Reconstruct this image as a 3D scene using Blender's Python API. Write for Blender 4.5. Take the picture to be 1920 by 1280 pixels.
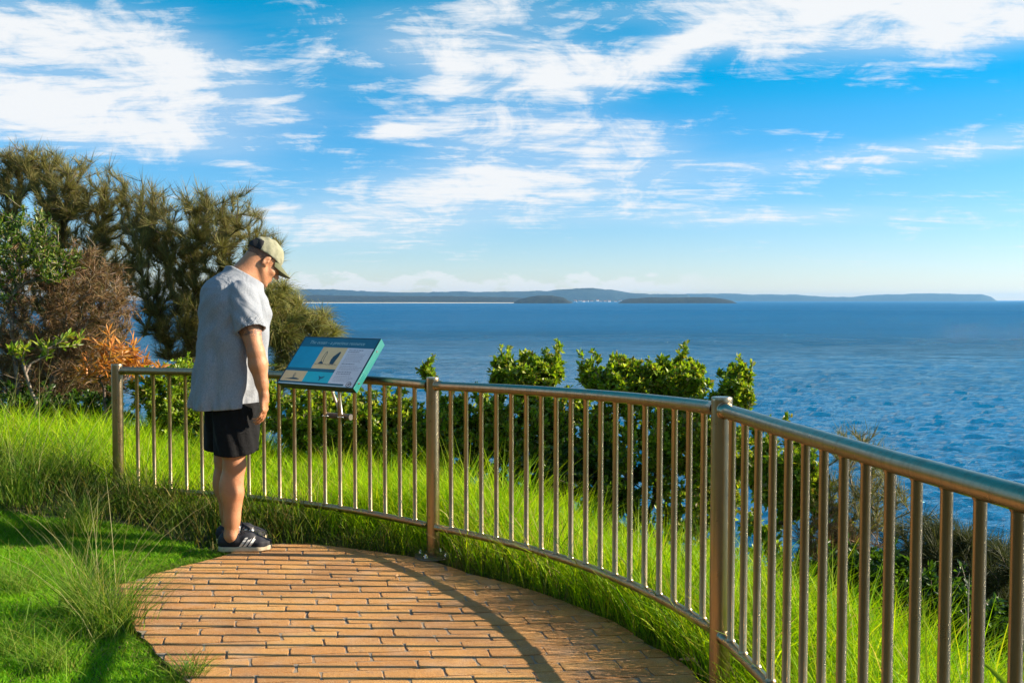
import bpy, math, random
import numpy as np
from mathutils import Vector, Matrix
R = math.radians
rng = np.random.default_rng(11)
random.seed(11)
S = bpy.context.scene
COL = S.collection
for o in list(bpy.data.objects):
    bpy.data.objects.remove(o)

# ------------------------------------------------------------------ camera
F = 1867.0                      # focal length in photograph pixels (35 mm on 36 mm)
PITCH = R(2.36); CAMZ = 1.40
cam_data = bpy.data.cameras.new('camera')
cam_data.lens = 35.0; cam_data.sensor_width = 36.0
cam_data.clip_start = 0.05; cam_data.clip_end = 120000
cam = bpy.data.objects.new('camera', cam_data); COL.objects.link(cam)
cam.location = (0, 0, CAMZ); cam.rotation_euler = (R(90) - PITCH, 0, 0)
S.camera = cam

# ------------------------------------------------------------------ sun, exposure
SUN_EL = R(24.0)
SUN_AZ = math.atan2(1.0, 0.09)      # clockwise from +Y: sun stands to the right, a little beyond the railing
sun_dir = Vector((math.sin(SUN_AZ) * math.cos(SUN_EL), math.cos(SUN_AZ) * math.cos(SUN_EL), math.sin(SUN_EL)))
sd_ = bpy.data.lights.new('sun', 'SUN'); sd_.energy = 5.0; sd_.angle = R(0.53); sd_.color = (1.0, 0.84, 0.64)
sun = bpy.data.objects.new('sun', sd_); COL.objects.link(sun)
sun.rotation_euler = sun_dir.to_track_quat('Z', 'Y').to_euler()
sun.location = (20, 2, 12)
S.view_settings.view_transform = 'Standard'; S.view_settings.look = 'None'
S.view_settings.gamma = 1.0; S.view_settings.use_curve_mapping = False
S.view_settings.exposure = 1.25

# ------------------------------------------------------------------ node helper
class NT:
    def __init__(s, nt): s.nt = nt; s.n = nt.nodes; s.l = nt.links
    def new(s, t, **kw):
        nd = s.n.new(t)
        for k, v in kw.items(): setattr(nd, k, v)
        return nd
    def put(s, sock, v):
        if isinstance(v, bpy.types.NodeSocket): s.l.new(v, sock)
        elif v is not None:
            if sock.type == 'RGBA' and len(v) == 3: v = (*v, 1)
            sock.default_value = v
    def m(s, op, a, b=None, c=None, clamp=False):
        nd = s.new('ShaderNodeMath', operation=op, use_clamp=clamp)
        for i, v in enumerate((a, b, c)):
            if v is not None: s.put(nd.inputs[i], v)
        return nd.outputs[0]
    def mix(s, f, a, b, blend='MIX'):
        nd = s.new('ShaderNodeMix', data_type='RGBA', blend_type=blend, clamp_factor=True)
        s.put(nd.inputs[0], f); s.put(nd.inputs[6], a); s.put(nd.inputs[7], b)
        return nd.outputs[2]
    def noise(s, vec, scale, detail=4, rough=.55, dist=0.0, dims='3D'):
        nd = s.new('ShaderNodeTexNoise', noise_dimensions=dims)
        if vec is not None: s.put(nd.inputs['Vector'], vec)
        nd.inputs['Scale'].default_value = scale; nd.inputs['Detail'].default_value = detail
        nd.inputs['Roughness'].default_value = rough; nd.inputs['Distortion'].default_value = dist
        return nd.outputs[0]
    def ramp(s, f, lo, hi, a=0.0, b=1.0, smooth=True):
        nd = s.new('ShaderNodeMapRange', clamp=True)
        if smooth: nd.interpolation_type = 'SMOOTHSTEP'
        s.put(nd.inputs[0], f)
        for i, v in enumerate((lo, hi, a, b)): s.put(nd.inputs[i + 1], v)
        return nd.outputs[0]
    def xyz(s, vec):
        nd = s.new('ShaderNodeSeparateXYZ'); s.put(nd.inputs[0], vec); return nd.outputs
    def comb(s, x, y, z):
        nd = s.new('ShaderNodeCombineXYZ')
        for i, v in enumerate((x, y, z)): s.put(nd.inputs[i], v)
        return nd.outputs[0]
    def mapping(s, vec, scale=(1, 1, 1), loc=(0, 0, 0), rot=(0, 0, 0)):
        nd = s.new('ShaderNodeMapping'); s.put(nd.inputs[0], vec)
        nd.inputs['Scale'].default_value = scale; nd.inputs['Location'].default_value = loc; nd.inputs['Rotation'].default_value = rot
        return nd.outputs[0]
    def bump(s, h, dist, strength=1.0, normal=None):
        nd = s.new('ShaderNodeBump'); s.put(nd.inputs['Height'], h)
        nd.inputs['Distance'].default_value = dist; s.put(nd.inputs['Strength'], strength)
        if normal is not None: s.put(nd.inputs['Normal'], normal)
        return nd.outputs[0]

# ------------------------------------------------------------------ world: Nishita sky with high cloud
W = bpy.data.worlds.new('World'); S.world = W; W.use_nodes = True
W.node_tree.nodes.clear(); w = NT(W.node_tree)
sky = w.new('ShaderNodeTexSky', sky_type='NISHITA')
sky.sun_disc = False; sky.sun_elevation = SUN_EL; sky.sun_rotation = SUN_AZ
sky.altitude = 20; sky.air_density = 1.0; sky.dust_density = 0.0; sky.ozone_density = 1.6
g = w.new('ShaderNodeTexCoord').outputs['Generated']
X, Y, Z = w.xyz(g)
AZ = w.m('ARCTAN2', X, Y)
HY = w.m('SQRT', w.m('ADD', w.m('MULTIPLY', X, X), w.m('MULTIPLY', Y, Y)))
EL = w.m('DIVIDE', Z, w.m('MAXIMUM', HY, 0.02))
# cloud-layer coordinates: direction projected on a high plane
zz = w.m('ADD', w.m('MAXIMUM', Z, 0.0), 0.10)
CP = w.comb(w.m('DIVIDE', X, zz), w.m('DIVIDE', Y, zz), 0.0)
fa = w.noise(w.mapping(CP, (0.85, 1.7, 1), (3.1, 1.2, 0), (0, 0, R(-14))), 1.35, 12, .62, .9)
fb = w.noise(w.mapping(CP, (1.2, 3.4, 1), (7.7, 4.2, 0), (0, 0, R(-9))), 3.4, 8, .68, .5)
fc = w.noise(w.mapping(w.comb(AZ, EL, 0), (8, 15, 1), (2, 5, 0), (0, 0, R(-16))), 1.6, 12, .66, .7)
fbm = w.m('ADD', w.m('ADD', w.m('MULTIPLY', fa, .36), w.m('MULTIPLY', fb, .24)), w.m('MULTIPLY', fc, .40))
def blob(px, py, rx, ry, amp, tilt=0.0):
    a0 = math.atan((px - 960) / F); e0 = (563 - py) / F
    dx = w.m('SUBTRACT', AZ, a0); dy = w.m('SUBTRACT', EL, e0)
    if tilt: dy = w.m('ADD', dy, w.m('MULTIPLY', dx, tilt))
    q = w.m('ADD', w.m('POWER', w.m('ABSOLUTE', w.m('DIVIDE', dx, rx / F)), 2.0), w.m('POWER', w.m('ABSOLUTE', w.m('DIVIDE', dy, ry / F)), 2.0))
    return w.m('MULTIPLY', w.m('EXPONENT', w.m('MULTIPLY', q, -1.0)), amp)
blobs = [(30, 150, 290, 108, 1.0, -.05), (330, 178, 250, 78, .85, .12), (120, 250, 300, 60, .5, 0),
         (850, 105, 230, 70, .95, .10), (1060, 140, 140, 44, .85, .1), (850, 168, 60, 16, .7, 0), 
         (1060, 262, 270, 58, .85, .12), (960, 352, 300, 40, .95, -.02), (650, 425, 270, 46, .85, 0), (860, 300, 120, 60, .35, 0), (742, 250, 46, 15, .85, 0),
         (1700, 60, 300, 70, .95, .0), (1290, 95, 120, 28, .85, -.35), (1880, 100, 240, 50, .55, 0), (1420, 20, 220, 30, .5, 0),
         (1780, 305, 360, 32, .72, -.06), (1400, 410, 420, 24, .62, 0), (1700, 90, 400, 50, .5, 0), (300, 280, 200, 40, .5, .05), (980, 20, 160, 40, .3, 0), (1150, 40, 200, 30, .2, 0)]
mask = None
for b in blobs:
    v = blob(*b); mask = v if mask is None else w.m('ADD', mask, v)
behind = w.ramp(Y, 0.55, 0.2)                # outside the view: ordinary scattered cloud
mask = w.m('ADD', w.m('MINIMUM', mask, 1.15), w.m('MULTIPLY', behind, .42))
dens = w.m('ADD', w.m('MULTIPLY', mask, .75), w.m('MULTIPLY', w.m('SUBTRACT', fbm, .5), 4.3))
alpha = w.ramp(dens, .16, .92)
veil = w.m('MULTIPLY', w.ramp(w.m('ADD', w.m('MULTIPLY', mask, .8), w.m('MULTIPLY', fa, .5)), .32, 1.0), .32)
alpha = w.m('MAXIMUM', alpha, veil)
# low cumulus row above the far shore
LC = w.comb(w.m('MULTIPLY', AZ, 16), w.m('MULTIPLY', EL, 34), 0)
cum = w.noise(LC, 1.9, 8, .55, .15)
band = w.m('MULTIPLY', w.ramp(EL, .004, .012), w.ramp(EL, .037, .013))
azm = w.m('MULTIPLY', w.ramp(AZ, -.34, -.22), w.ramp(AZ, .24, .12))
cum = w.m('MULTIPLY', w.ramp(w.m('ADD', cum, w.m('MULTIPLY', band, .25)), .62, .74), w.m('MULTIPLY', w.ramp(band, 0, .3), azm))
sc = w.new('ShaderNodeHueSaturation'); sc.inputs['Saturation'].default_value = 1.15; sc.inputs['Value'].default_value = 1.0
tint = w.mix(w.ramp(EL, .0, .20, 0, 1, False), (.86, .92, 1.26), (.44, .94, 1.22))
tint = w.mix(w.ramp(EL, .18, .34, 0, 1, False), tint, (.05, .98, 1.16))
w.put(sc.inputs['Color'], w.mix(1.0, sky.outputs[0], tint, 'MULTIPLY'))
bg1 = w.new('ShaderNodeBackground'); bg1.inputs[1].default_value = 0.058; w.put(bg1.inputs[0], sc.outputs[0])
bg2 = w.new('ShaderNodeBackground'); bg2.inputs[1].default_value = 0.41; bg2.inputs[0].default_value = (.97, .985, 1.0, 1)
ms = w.new('ShaderNodeMixShader')
w.put(ms.inputs[0], w.m('MAXIMUM', w.m('MULTIPLY', alpha, .97), w.m('MULTIPLY', cum, .65)))
w.l.new(bg1.outputs[0], ms.inputs[1]); w.l.new(bg2.outputs[0], ms.inputs[2])
wo = w.new('ShaderNodeOutputWorld'); w.l.new(ms.outputs[0], wo.inputs[0])

# ------------------------------------------------------------------ materials
MATS = {}
def mat(name, build):
    m = bpy.data.materials.new(name); m.use_nodes = True; m.node_tree.nodes.clear()
    t = NT(m.node_tree); out = t.new('ShaderNodeOutputMaterial')
    build(t, out); MATS[name] = m; return m
def prin(t, out, color, rough=.6, metal=0.0, normal=None, spec=None, sub=None, coat=None):
    p = t.new('ShaderNodeBsdfPrincipled')
    t.put(p.inputs['Base Color'], color); t.put(p.inputs['Roughness'], rough); t.put(p.inputs['Metallic'], metal)
    if spec is not None: t.put(p.inputs['Specular IOR Level'], spec)
    if coat is not None: t.put(p.inputs['Coat Weight'], coat)
    if sub: p.inputs['Subsurface Weight'].default_value = sub[0]; p.inputs['Subsurface Radius'].default_value = sub[1]; p.inputs['Subsurface Scale'].default_value = sub[2]
    if normal is not None: t.put(p.inputs['Normal'], normal)
    if out is not None: t.l.new(p.outputs[0], out.inputs[0])
    return p
def obj_co(t): return t.new('ShaderNodeTexCoord').outputs['Object']
def world_co(t): return t.new('ShaderNodeNewGeometry').outputs['Position']
def simple(name, color, rough=.6, metal=0.0, var=.12, scale=30, bump=0.0):
    def b(t, out):
        c = obj_co(t); n = t.noise(c, scale, 5, .6)
        f = t.ramp(n, .3, .7, 1 - var, 1 + var, False)
        col = t.mix(1.0, color, t.comb(f, f, f), 'MULTIPLY')
        prin(t, out, col, rough, metal, t.bump(n, bump) if bump else None)
    return mat(name, b)
def leafy(name, trans=.35, rough=.45, gloss=.4, tint=(1.25, 1.35, .55)):
    # foliage: every leaf or blade carries its own colour in the 'tint' attribute
    def b(t, out):
        at = t.new('ShaderNodeAttribute', attribute_name='tint').outputs['Color']
        p = prin(t, None, at, rough, 0, None, gloss)
        tr = t.new('ShaderNodeBsdfTranslucent'); t.put(tr.inputs[0], t.mix(1.0, at, tint, 'MULTIPLY'))
        m = t.new('ShaderNodeMixShader'); m.inputs[0].default_value = trans
        t.l.new(p.outputs[0], m.inputs[1]); t.l.new(tr.outputs[0], m.inputs[2]); t.l.new(m.outputs[0], out.inputs[0])
    return mat(name, b)
M_grass = leafy('grass_blade', .42, .55, .12, (1.5, 1.45, .5))
M_leaf = leafy('leaf', .40, .38, .5, (1.4, 1.4, .4))
M_needle = leafy('needle', .25, .6, .25, (1.2, 1.2, .7))
def bark(name, c1, c2):
    def b(t, out):
        c = world_co(t); n = t.noise(c, 25, 5, .65)
        prin(t, out, t.mix(t.ramp(n, .35, .65), c1, c2), .85, 0, t.bump(n, .006))
    return mat(name, b)
M_bark = bark('grey_bark', (.10, .075, .06), (.30, .25, .20))
M_bark_d = bark('dark_bark', (.045, .032, .025), (.12, .09, .07))
M_bark_p = bark('pale_bark', (.24, .19, .15), (.46, .40, .34))

def b_steel(t, out):
    c = world_co(t)
    n1 = t.noise(c, 9, 4, .6); n2 = t.noise(c, 260, 3, .6)
    streak = t.noise(t.mapping(c, (60, 60, 1.5)), 1.0, 4, .6)
    stain = t.m('MULTIPLY', t.ramp(t.noise(c, 520, 3, .6), .5, .75), t.ramp(n1, .35, .65))
    stain = t.m('ADD', t.m('MULTIPLY', stain, .15), t.m('MULTIPLY', t.ramp(streak, .42, .7), .40), clamp=True)
    col = t.mix(stain, (.43, .335, .215), (.26, .17, .095))
    r = t.ramp(t.noise(c, 20, 3, .5), .3, .7, .27, .33)
    prin(t, out, col, t.m('ADD', r, t.m('MULTIPLY', stain, .15)), 1.0)
mat('brushed_steel', b_steel)
simple('bolt_steel', (.75, .73, .7), .22, 1.0, .1)
def b_plate(t, out):
    c = world_co(t); n = t.noise(c, 40, 4)
    prin(t, out, t.mix(n, (.16, .14, .12), (.09, .08, .07)), .5, .6)
mat('dark_plate', b_plate)

def b_brick(t, out):
    c = world_co(t)
    rnd = t.new('ShaderNodeObjectInfo').outputs['Random']
    n = t.noise(c, 7, 5, .6); sp = t.noise(c, 420, 2, .6); sp2 = t.noise(c, 150, 3, .6)
    base = t.mix(rnd, (.46, .20, .052), (.55, .285, .085))
    base = t.mix(t.ramp(n, .45, .75, 0, .55), base, (.46, .33, .24))
    base = t.mix(t.ramp(t.noise(c, 1.6, 5, .65), .40, .66, 0, .75), base, (.27, .12, .045))
    base = t.mix(t.ramp(t.noise(c, 34, 4, .7), .56, .70, 0, .55), base, (.20, .11, .06))
    base = t.mix(t.ramp(sp, .54, .68, 0, .75), base, (.70, .54, .30))
    base = t.mix(t.ramp(sp2, .54, .68, 0, .7), base, (.26, .12, .055))
    # fine and coarse speckle summed as relief for the bump
    h = t.m('ADD', t.m('MULTIPLY', sp, .5), sp2)
    prin(t, out, base, .85, 0, t.bump(h, .0035), .3)
mat('clay_brick', b_brick)
def b_mortar(t, out):
    c = world_co(t); n = t.noise(c, 30, 5); sp = t.noise(c, 500, 2)
    prin(t, out, t.mix(t.ramp(sp, .4, .65), t.mix(n, (.15, .12, .095), (.24, .19, .145)), (.34, .29, .22)), .95, 0, t.bump(sp, .003))
mat('joint_sand', b_mortar)
def b_soil(t, out):
    c = world_co(t); n = t.noise(c, 2.5, 6, .6); n2 = t.noise(c, 60, 4, .6)
    col = t.mix(t.ramp(n2, .35, .65), (.020, .030, .010), (.055, .06, .022))
    prin(t, out, t.mix(t.ramp(n, .5, .75), col, (.07, .05, .03)), .95, 0, t.bump(n2, .03))
mat('soil', b_soil)

# ------------------------------------------------------------------ mesh helpers
def tag(o, label=None, cat=None, group=None, kind=None):
    if label: o['label'] = label
    if cat: o['category'] = cat
    if group: o['group'] = group
    if kind: o['kind'] = kind
    return o
def empty(name, loc, label, cat, group=None, rz=0.0):
    o = bpy.data.objects.new(name, None); COL.objects.link(o)
    o.location = loc; o.rotation_euler = (0, 0, rz); o.empty_display_size = .1
    return tag(o, label, cat, group)
def link(name, me, m=None, parent=None):
    o = bpy.data.objects.new(name, me); COL.objects.link(o)
    if m is not None and not me.materials:
        for q in (m if isinstance(m, (list, tuple)) else [m]): me.materials.append(q if not isinstance(q, str) else MATS[q])
    if parent is not None:
        o.parent = parent
    return o
def mk(name, V, Fc, smooth=False, tint=None):
    V = np.asarray(V, np.float32); Fc = np.asarray(Fc, np.int32)
    me = bpy.data.meshes.new(name); k = Fc.shape[1]
    me.vertices.add(len(V)); me.vertices.foreach_set('co', V.ravel())
    me.loops.add(Fc.size); me.loops.foreach_set('vertex_index', Fc.ravel())
    me.polygons.add(len(Fc)); me.polygons.foreach_set('loop_start', np.arange(0, Fc.size, k, dtype=np.int32))
    if smooth: me.polygons.foreach_set('use_smooth', np.ones(len(Fc), bool))
    if tint is not None:
        a = me.attributes.new('tint', 'FLOAT_COLOR', 'POINT')
        a.data.foreach_set('color', np.concatenate([tint, np.ones((len(tint), 1))], 1).astype(np.float32).ravel())
    me.update(calc_edges=True); me.validate()
    return me
def pymesh(name, V, Fc, smooth=False, mi=None):
    me = bpy.data.meshes.new(name); me.from_pydata([tuple(v) for v in V], [], [tuple(f) for f in Fc])
    if smooth: me.polygons.foreach_set('use_smooth', [True] * len(Fc))
    if mi: me.polygons.foreach_set('material_index', mi)
    me.update(); return me
def tube_data(path, rad, n=12, caps=True):
    P = [Vector(p) for p in path]; V = []; Fc = []
    if not isinstance(rad, (list, tuple)): rad = [rad] * len(P)
    up = Vector((0, 0, 1))
    for i, p in enumerate(P):
        d = (P[min(i + 1, len(P) - 1)] - P[max(i - 1, 0)]).normalized()
        ref = up if abs(d.z) < .9 else Vector((0, 1, 0))
        a = d.cross(ref).normalized(); b = a.cross(d).normalized()
        for k in range(n):
            t = 2 * math.pi * k / n
            V.append(p + (a * math.cos(t) + b * math.sin(t)) * rad[i])
    for i in range(len(P) - 1):
        for k in range(n):
            k2 = (k + 1) % n
            Fc.append((i * n + k, i * n + k2, (i + 1) * n + k2, (i + 1) * n + k))
    if caps:
        Fc.append(tuple(range(n))); Fc.append(tuple(range((len(P) - 1) * n, len(P) * n))[::-1])
    return V, Fc
def tube(name, path, rad, m, parent=None, n=12, caps=True):
    V, Fc = tube_data(path, rad, n, caps)
    me = pymesh(name, V, Fc, False)
    me.polygons.foreach_set('use_smooth', [len(p.vertices) == 4 for p in me.polygons])
    return link(name, me, m, parent)
def join_data(parts):
    V = []; Fc = []
    for v, f in parts:
        o = len(V); V += list(v); Fc += [tuple(i + o for i in q) for q in f]
    return V, Fc
def box_data(c, d, ax=None):
    ax = ax or (Vector((1, 0, 0)), Vector((0, 1, 0)), Vector((0, 0, 1))); c = Vector(c); V = []
    for sz in (-1, 1):
        for sy in (-1, 1):
            for sx in (-1, 1): V.append(c + ax[0] * sx * d[0] / 2 + ax[1] * sy * d[1] / 2 + ax[2] * sz * d[2] / 2)
    return V, [(0, 2, 3, 1), (4, 5, 7, 6), (0, 1, 5, 4), (2, 6, 7, 3), (0, 4, 6, 2), (1, 3, 7, 5)]

def ray(px, py):
    u = (px - 960) / F; v = (640 - py) / F
    return np.array([u, math.cos(PITCH) + v * math.sin(PITCH), -math.sin(PITCH) + v * math.cos(PITCH)])
def at(px, py, Yd):
    r = ray(px, py); return np.array([0, 0, CAMZ]) + r * (Yd / r[1])
SL = 0.0237
CX = 0.038
def pave_z(y, x=-1.5): return SL * (5.4 - np.clip(y, -8, 6.5)) - CX * (np.clip(x, -3, 1.6) + 1.5)
def on_pave(px, py):
    r = ray(px, py)          # CAMZ + t*rz = SL*(5.4 - t*ry)
    t = (SL * 5.4 - 1.5 * CX - CAMZ) / (r[2] + SL * r[1] + CX * r[0]); return (r[0] * t, r[1] * t)

# ------------------------------------------------------------------ railing line (measured, metres)
BP = .125
def walk(x, y, ph, kap, L, sgn):
    n = max(2, int(L / .02)); ds = L / n; pts = [(x, y, ph)]
    for i in range(n):
        ph2 = ph - sgn * kap * ds / 2
        x += sgn * math.sin(ph2) * ds; y -= sgn * math.cos(ph2) * ds; ph -= sgn * kap * ds
        pts.append((x, y, ph))
    return np.array(pts)
G = .15
L1, L2, L3 = 2.5, 17 * BP + 2 * G, 18 * BP + 2 * G
s2 = walk(-.4437, 5.545, R(47.5), .258, L2, 1)
s1 = walk(-.4437, 5.545, R(47.5), .2193, L1, -1)[::-1]
s3 = walk(s2[-1][0], s2[-1][1], R(6.85), .0194, L3, 1)
SECT = [s1, s2, s3]; LEN = [L1, L2, L3]; NB = [19, 18, 19]
def along(s, fr):
    i = fr * (len(s) - 1); j = int(min(i, len(s) - 2)); t = i - j
    return s[j] * (1 - t) + s[j + 1] * t
RZ = lambda x, y: float(np.interp(y, [1.3, 2.25, 2.98, 3.5, 5.5, 5.9], [1.060, 1.034, 1.022, 1.018, .926, .930]))    # handrail height
RSEP = .795
curve_pts = np.concatenate([[[-30, 9.5], [-12, 8.2], [-6, 7.3]], s1[::12, :2], s2[::12, :2], s3[::12, :2], [[1.1, -2], [1.3, -10], [1.5, -40]]])
def signed(P, C):
    """distance to an open polyline; positive on its left (seaward) side"""
    best = np.full(len(P), 1e9); sg = np.ones(len(P)); prm = np.zeros(len(P))
    for i in range(len(C) - 1):
        a = C[i]; d = C[i + 1] - a; L = d @ d
        t = np.clip(((P - a) @ d) / L, 0, 1); q = P - (a + t[:, None] * d)
        dist = np.hypot(q[:, 0], q[:, 1]); s = d[0] * q[:, 1] - d[1] * q[:, 0]
        m = dist < best; best[m] = dist[m]; sg[m] = np.sign(s[m])
    return best * sg
def hash_noise(P, sc, seed=0):
    """smooth value noise in numpy"""
    q = P[:, :2] * sc; i = np.floor(q).astype(np.int64); f = q - i; f = f * f * (3 - 2 * f)
    def h(a, b):
        n = (a * 374761393 + b * 668265263 + seed * 1442695041) & 0x7fffffff
        n = (n ^ (n >> 13)) * 1274126177 & 0x7fffffff
        return ((n ^ (n >> 16)) & 0xffff) / 65535.0
    x, y = i[:, 0], i[:, 1]
    return (h(x, y) * (1 - f[:, 0]) + h(x + 1, y) * f[:, 0]) * (1 - f[:, 1]) + (h(x, y + 1) * (1 - f[:, 0]) + h(x + 1, y + 1) * f[:, 0]) * f[:, 1]
SEA = -20.0
def ground_z(P):
    P = np.asarray(P, float).reshape(-1, 2); x, y = P[:, 0], P[:, 1]
    sd = signed(P, curve_pts)
    z = pave_z(y, x) - .012
    crest = np.interp(x, [-4, -2, 0, 2], [4.2, 3.0, 1.8, 1.5])
    k = np.interp(x, [-4, -1.5, 0, 1, 2.5], [.03, .05, .14, .24, .30])
    s = np.maximum(sd, 0)
    z = z - k * np.minimum(s, crest)
    over = np.maximum(s - crest, 0)
    z = z - .55 * np.minimum(over, 6) - 1.15 * np.maximum(over - 6, 0)
    # left: the ground swells up a little under the long grass
    z = z + .26 * np.exp(-((x + 4.2) ** 2) / 2.2 - ((y - 7.0) ** 2) / 1.5)
    z = z + (hash_noise(P, 1.3, 3) - .5) * .06 * np.clip(sd * 1.2, 0, 1) * (over * .8 + 1)
    z = z + .42 * np.clip(np.maximum(-(y + 4), -(x + 7) * np.clip((6.5 - y) / 3, 0, 1)), 0, 22) - .02 * (np.abs(x + .2) < 1.6) * (y < 5.9) * (sd < -.1)  # unseen bank added behind and left, blocking low sky in steel reflections
    z = z + (hash_noise(P, .25, 9) - .5) * np.minimum(over, 6) * .5
    return np.maximum(z, SEA - 3)

# ------------------------------------------------------------------ ground sheet
def grid_sheet(xs, ys, fz):
    XX, YY = np.meshgrid(xs, ys); P = np.stack([XX.ravel(), YY.ravel()], 1); z = fz(P)
    nx, ny = len(xs), len(ys); i = np.arange(ny - 1)[:, None] * nx + np.arange(nx - 1)[None]
    Fq = np.stack([i, i + 1, i + nx + 1, i + nx], -1).reshape(-1, 4)
    return np.column_stack([P, z]), Fq
xs = np.concatenate([np.linspace(-80, -8, 24), np.arange(-7.8, 7.8, .12), np.linspace(8, 90, 50)])
ys = np.concatenate([np.linspace(-80, -3, 24), np.arange(-2.8, 13, .12), np.linspace(13.2, 90, 50)])
V, Fq = grid_sheet(xs, ys, ground_z)
ground = link('ground', mk('ground', V, Fq, True), 'soil'); tag(ground, kind='structure')

# ------------------------------------------------------------------ brick paving
edge_px = [(372, 1292), (292, 1222), (252, 1172), (215, 1132), (188, 1106), (290, 1074), (400, 1046), (430, 1036), (475, 1026), (530, 1017), (590, 1019), (640, 1025),
           (700, 1033), (760, 1040), (830, 1056), (880, 1074), (950, 1092), (1050, 1122), (1150, 1163), (1230, 1213), (1290, 1250), (1345, 1300)]
edge = [on_pave(*p) for p in edge_px]
edge = [(-.95, 2.4), (-1.0, 3.0)] + edge + [(.62, 3.0), (.66, 2.4)]
edge = np.array(edge)
def ragged(E):
    out = []
    for i in range(len(E)):
        a, b = E[i], E[(i + 1) % len(E)]; L = np.hypot(*(b - a)); k = max(1, int(L / .05)) if 2 < i < len(E) - 3 else 1
        for j in range(k):
            p = a + (b - a) * j / k
            if j: p = p + np.array([random.uniform(-.012, .012), random.uniform(-.012, .012)])
            out.append(p)
    return np.array(out)
edge_coarse = edge; edge = ragged(edge)
def in_poly(P, poly):
    x, y = P[:, 0], P[:, 1]; c = np.zeros(len(P), bool); n = len(poly)
    for i in range(n):
        x1, y1 = poly[i]; x2, y2 = poly[(i + 1) % n]
        if y1 == y2: continue
        m = ((y1 > y) != (y2 > y)) & (x < (x2 - x1) * (y - y1) / (y2 - y1) + x1); c ^= m
    return c
PV = [(x, y, float(pave_z(y, x)) - .0035) for x, y in edge]
paving = link('paving', pymesh('paving', PV, [tuple(range(len(PV)))[::-1]]), 'joint_sand'); tag(paving, kind='structure')
# wide bed under the first sheet so no soil shows at an angle
BW, BH, JT, ANG = .232, .098, .0055, R(13.0)
ca, sa = math.cos(ANG), math.sin(ANG)
def wob(p):      # hand-laid, stamped look: the joints wander
    q = np.array([[p[0], p[1]]])
    return (float(hash_noise(q, 3.3, 1)[0]) - .5) * .022 + (float(hash_noise(q, 11, 2)[0]) - .5) * .009, (float(hash_noise(q, 2.7, 4)[0]) - .5) * .024 + (float(hash_noise(q, 12, 5)[0]) - .5) * .007
bricks = []
def clip_poly(sub, poly):
    # keeps the part of a small convex brick outline inside the (locally straight) paving edge
    P = np.array(sub); ins = in_poly(P[:, :2], poly)
    if ins.all(): return sub
    if not ins.any(): return None
    out = []
    n = len(sub)
    for i in range(n):
        a, b = P[i], P[(i + 1) % n]; ia, ib = ins[i], ins[(i + 1) % n]
        if ia: out.append(tuple(a))
        if ia != ib:
            lo, hi = (a, b) if ia else (b, a)
            for _ in range(10):
                mid = (lo + hi) / 2
                if in_poly(mid[None], poly)[0]: lo = mid
                else: hi = mid
            out.append(tuple(lo))
    return out if len(out) >= 3 else None
bc = 0
cx0, cy0 = -.2, 4.0
for r in range(-24, 30):
    off = (r % 2) * .5 + .12 * math.sin(r * 2.1)
    for c in range(-12, 12):
        u0 = (c + off) * BW + JT / 2 + random.uniform(-.003, .003); u1 = (c + 1 + off) * BW - JT / 2 + random.uniform(-.003, .003)
        v0 = r * BH + JT / 2; v1 = (r + 1) * BH - JT / 2
        ring = []
        nseg = 5
        for i in range(nseg): ring.append((u0 + (u1 - u0) * i / nseg, v0))
        for i in range(2): ring.append((u1, v0 + (v1 - v0) * i / 2))
        for i in range(nseg): ring.append((u1 + (u0 - u1) * i / nseg, v1))
        for i in range(2): ring.append((u0, v1 + (v0 - v1) * i / 2))
        pts = []
        um, vm = (u0 + u1) / 2, (v0 + v1) / 2
        for (a, b) in ring:
            # rounded corners
            cu = abs(a - um) / ((u1 - u0) / 2); cv = abs(b - vm) / ((v1 - v0) / 2)
            if cu > .98 and cv > .98: a = um + (a - um) * .965; b = vm + (b - vm) * .92
            x = cx0 + ca * a - sa * b; y = cy0 + sa * a + ca * b
            wx, wy = wob((x, y)); pts.append((x + wx, y + wy))
        if not (2.35 < pts[0][1] < 6.2): continue
        pts = clip_poly(pts, edge)
        if pts is None: continue
        A = np.array(pts); area = .5 * abs(np.dot(A[:, 0], np.roll(A[:, 1], 1)) - np.dot(A[:, 1], np.roll(A[:, 0], 1)))
        if area < .0018: continue
        bricks.append((A, area))
bricks.sort(key=lambda q: (q[0][:, 1].mean() < 3.35, q[0][:, 1].mean()))
rest = []
for bi, (A, area) in enumerate(bricks):
    cen = A.mean(0); zc = float(pave_z(cen[1], cen[0])) + random.uniform(-.0015, .0018); tx, ty = random.uniform(-.012, .012), random.uniform(-.012, .012)
    n = len(A); V = []
    inner = cen + (A - cen) * (1 - .0025 / np.maximum(np.hypot(*(A - cen).T), .01))[:, None]
    for ringp, dz in ((A, -.012), (A, -.0010), (inner, 0.0)):
        for p in ringp: V.append((p[0] - cen[0], p[1] - cen[1], dz + tx * (p[0] - cen[0]) + ty * (p[1] - cen[1]) - SL * (p[1] - cen[1]) - CX * (p[0] - cen[0])))
    ccw = (np.dot(A[:, 0], np.roll(A[:, 1], -1)) - np.dot(A[:, 1], np.roll(A[:, 0], -1))) > 0
    Fc = []
    for k in range(2):
        for i in range(n):
            j = (i + 1) % n; q = (k * n + i, k * n + j, (k + 1) * n + j, (k + 1) * n + i); Fc.append(q if ccw else q[::-1])
    top = tuple(range(2 * n, 3 * n)); Fc.append(top if ccw else top[::-1])
    if bi < 298:
        o = link('brick', pymesh('brick', V, Fc), 'clay_brick', paving); o.location = (cen[0], cen[1], zc)
    else:
        rest.append(([Vector((v[0] + cen[0], v[1] + cen[1], v[2] + zc)) for v in V], Fc))
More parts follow.
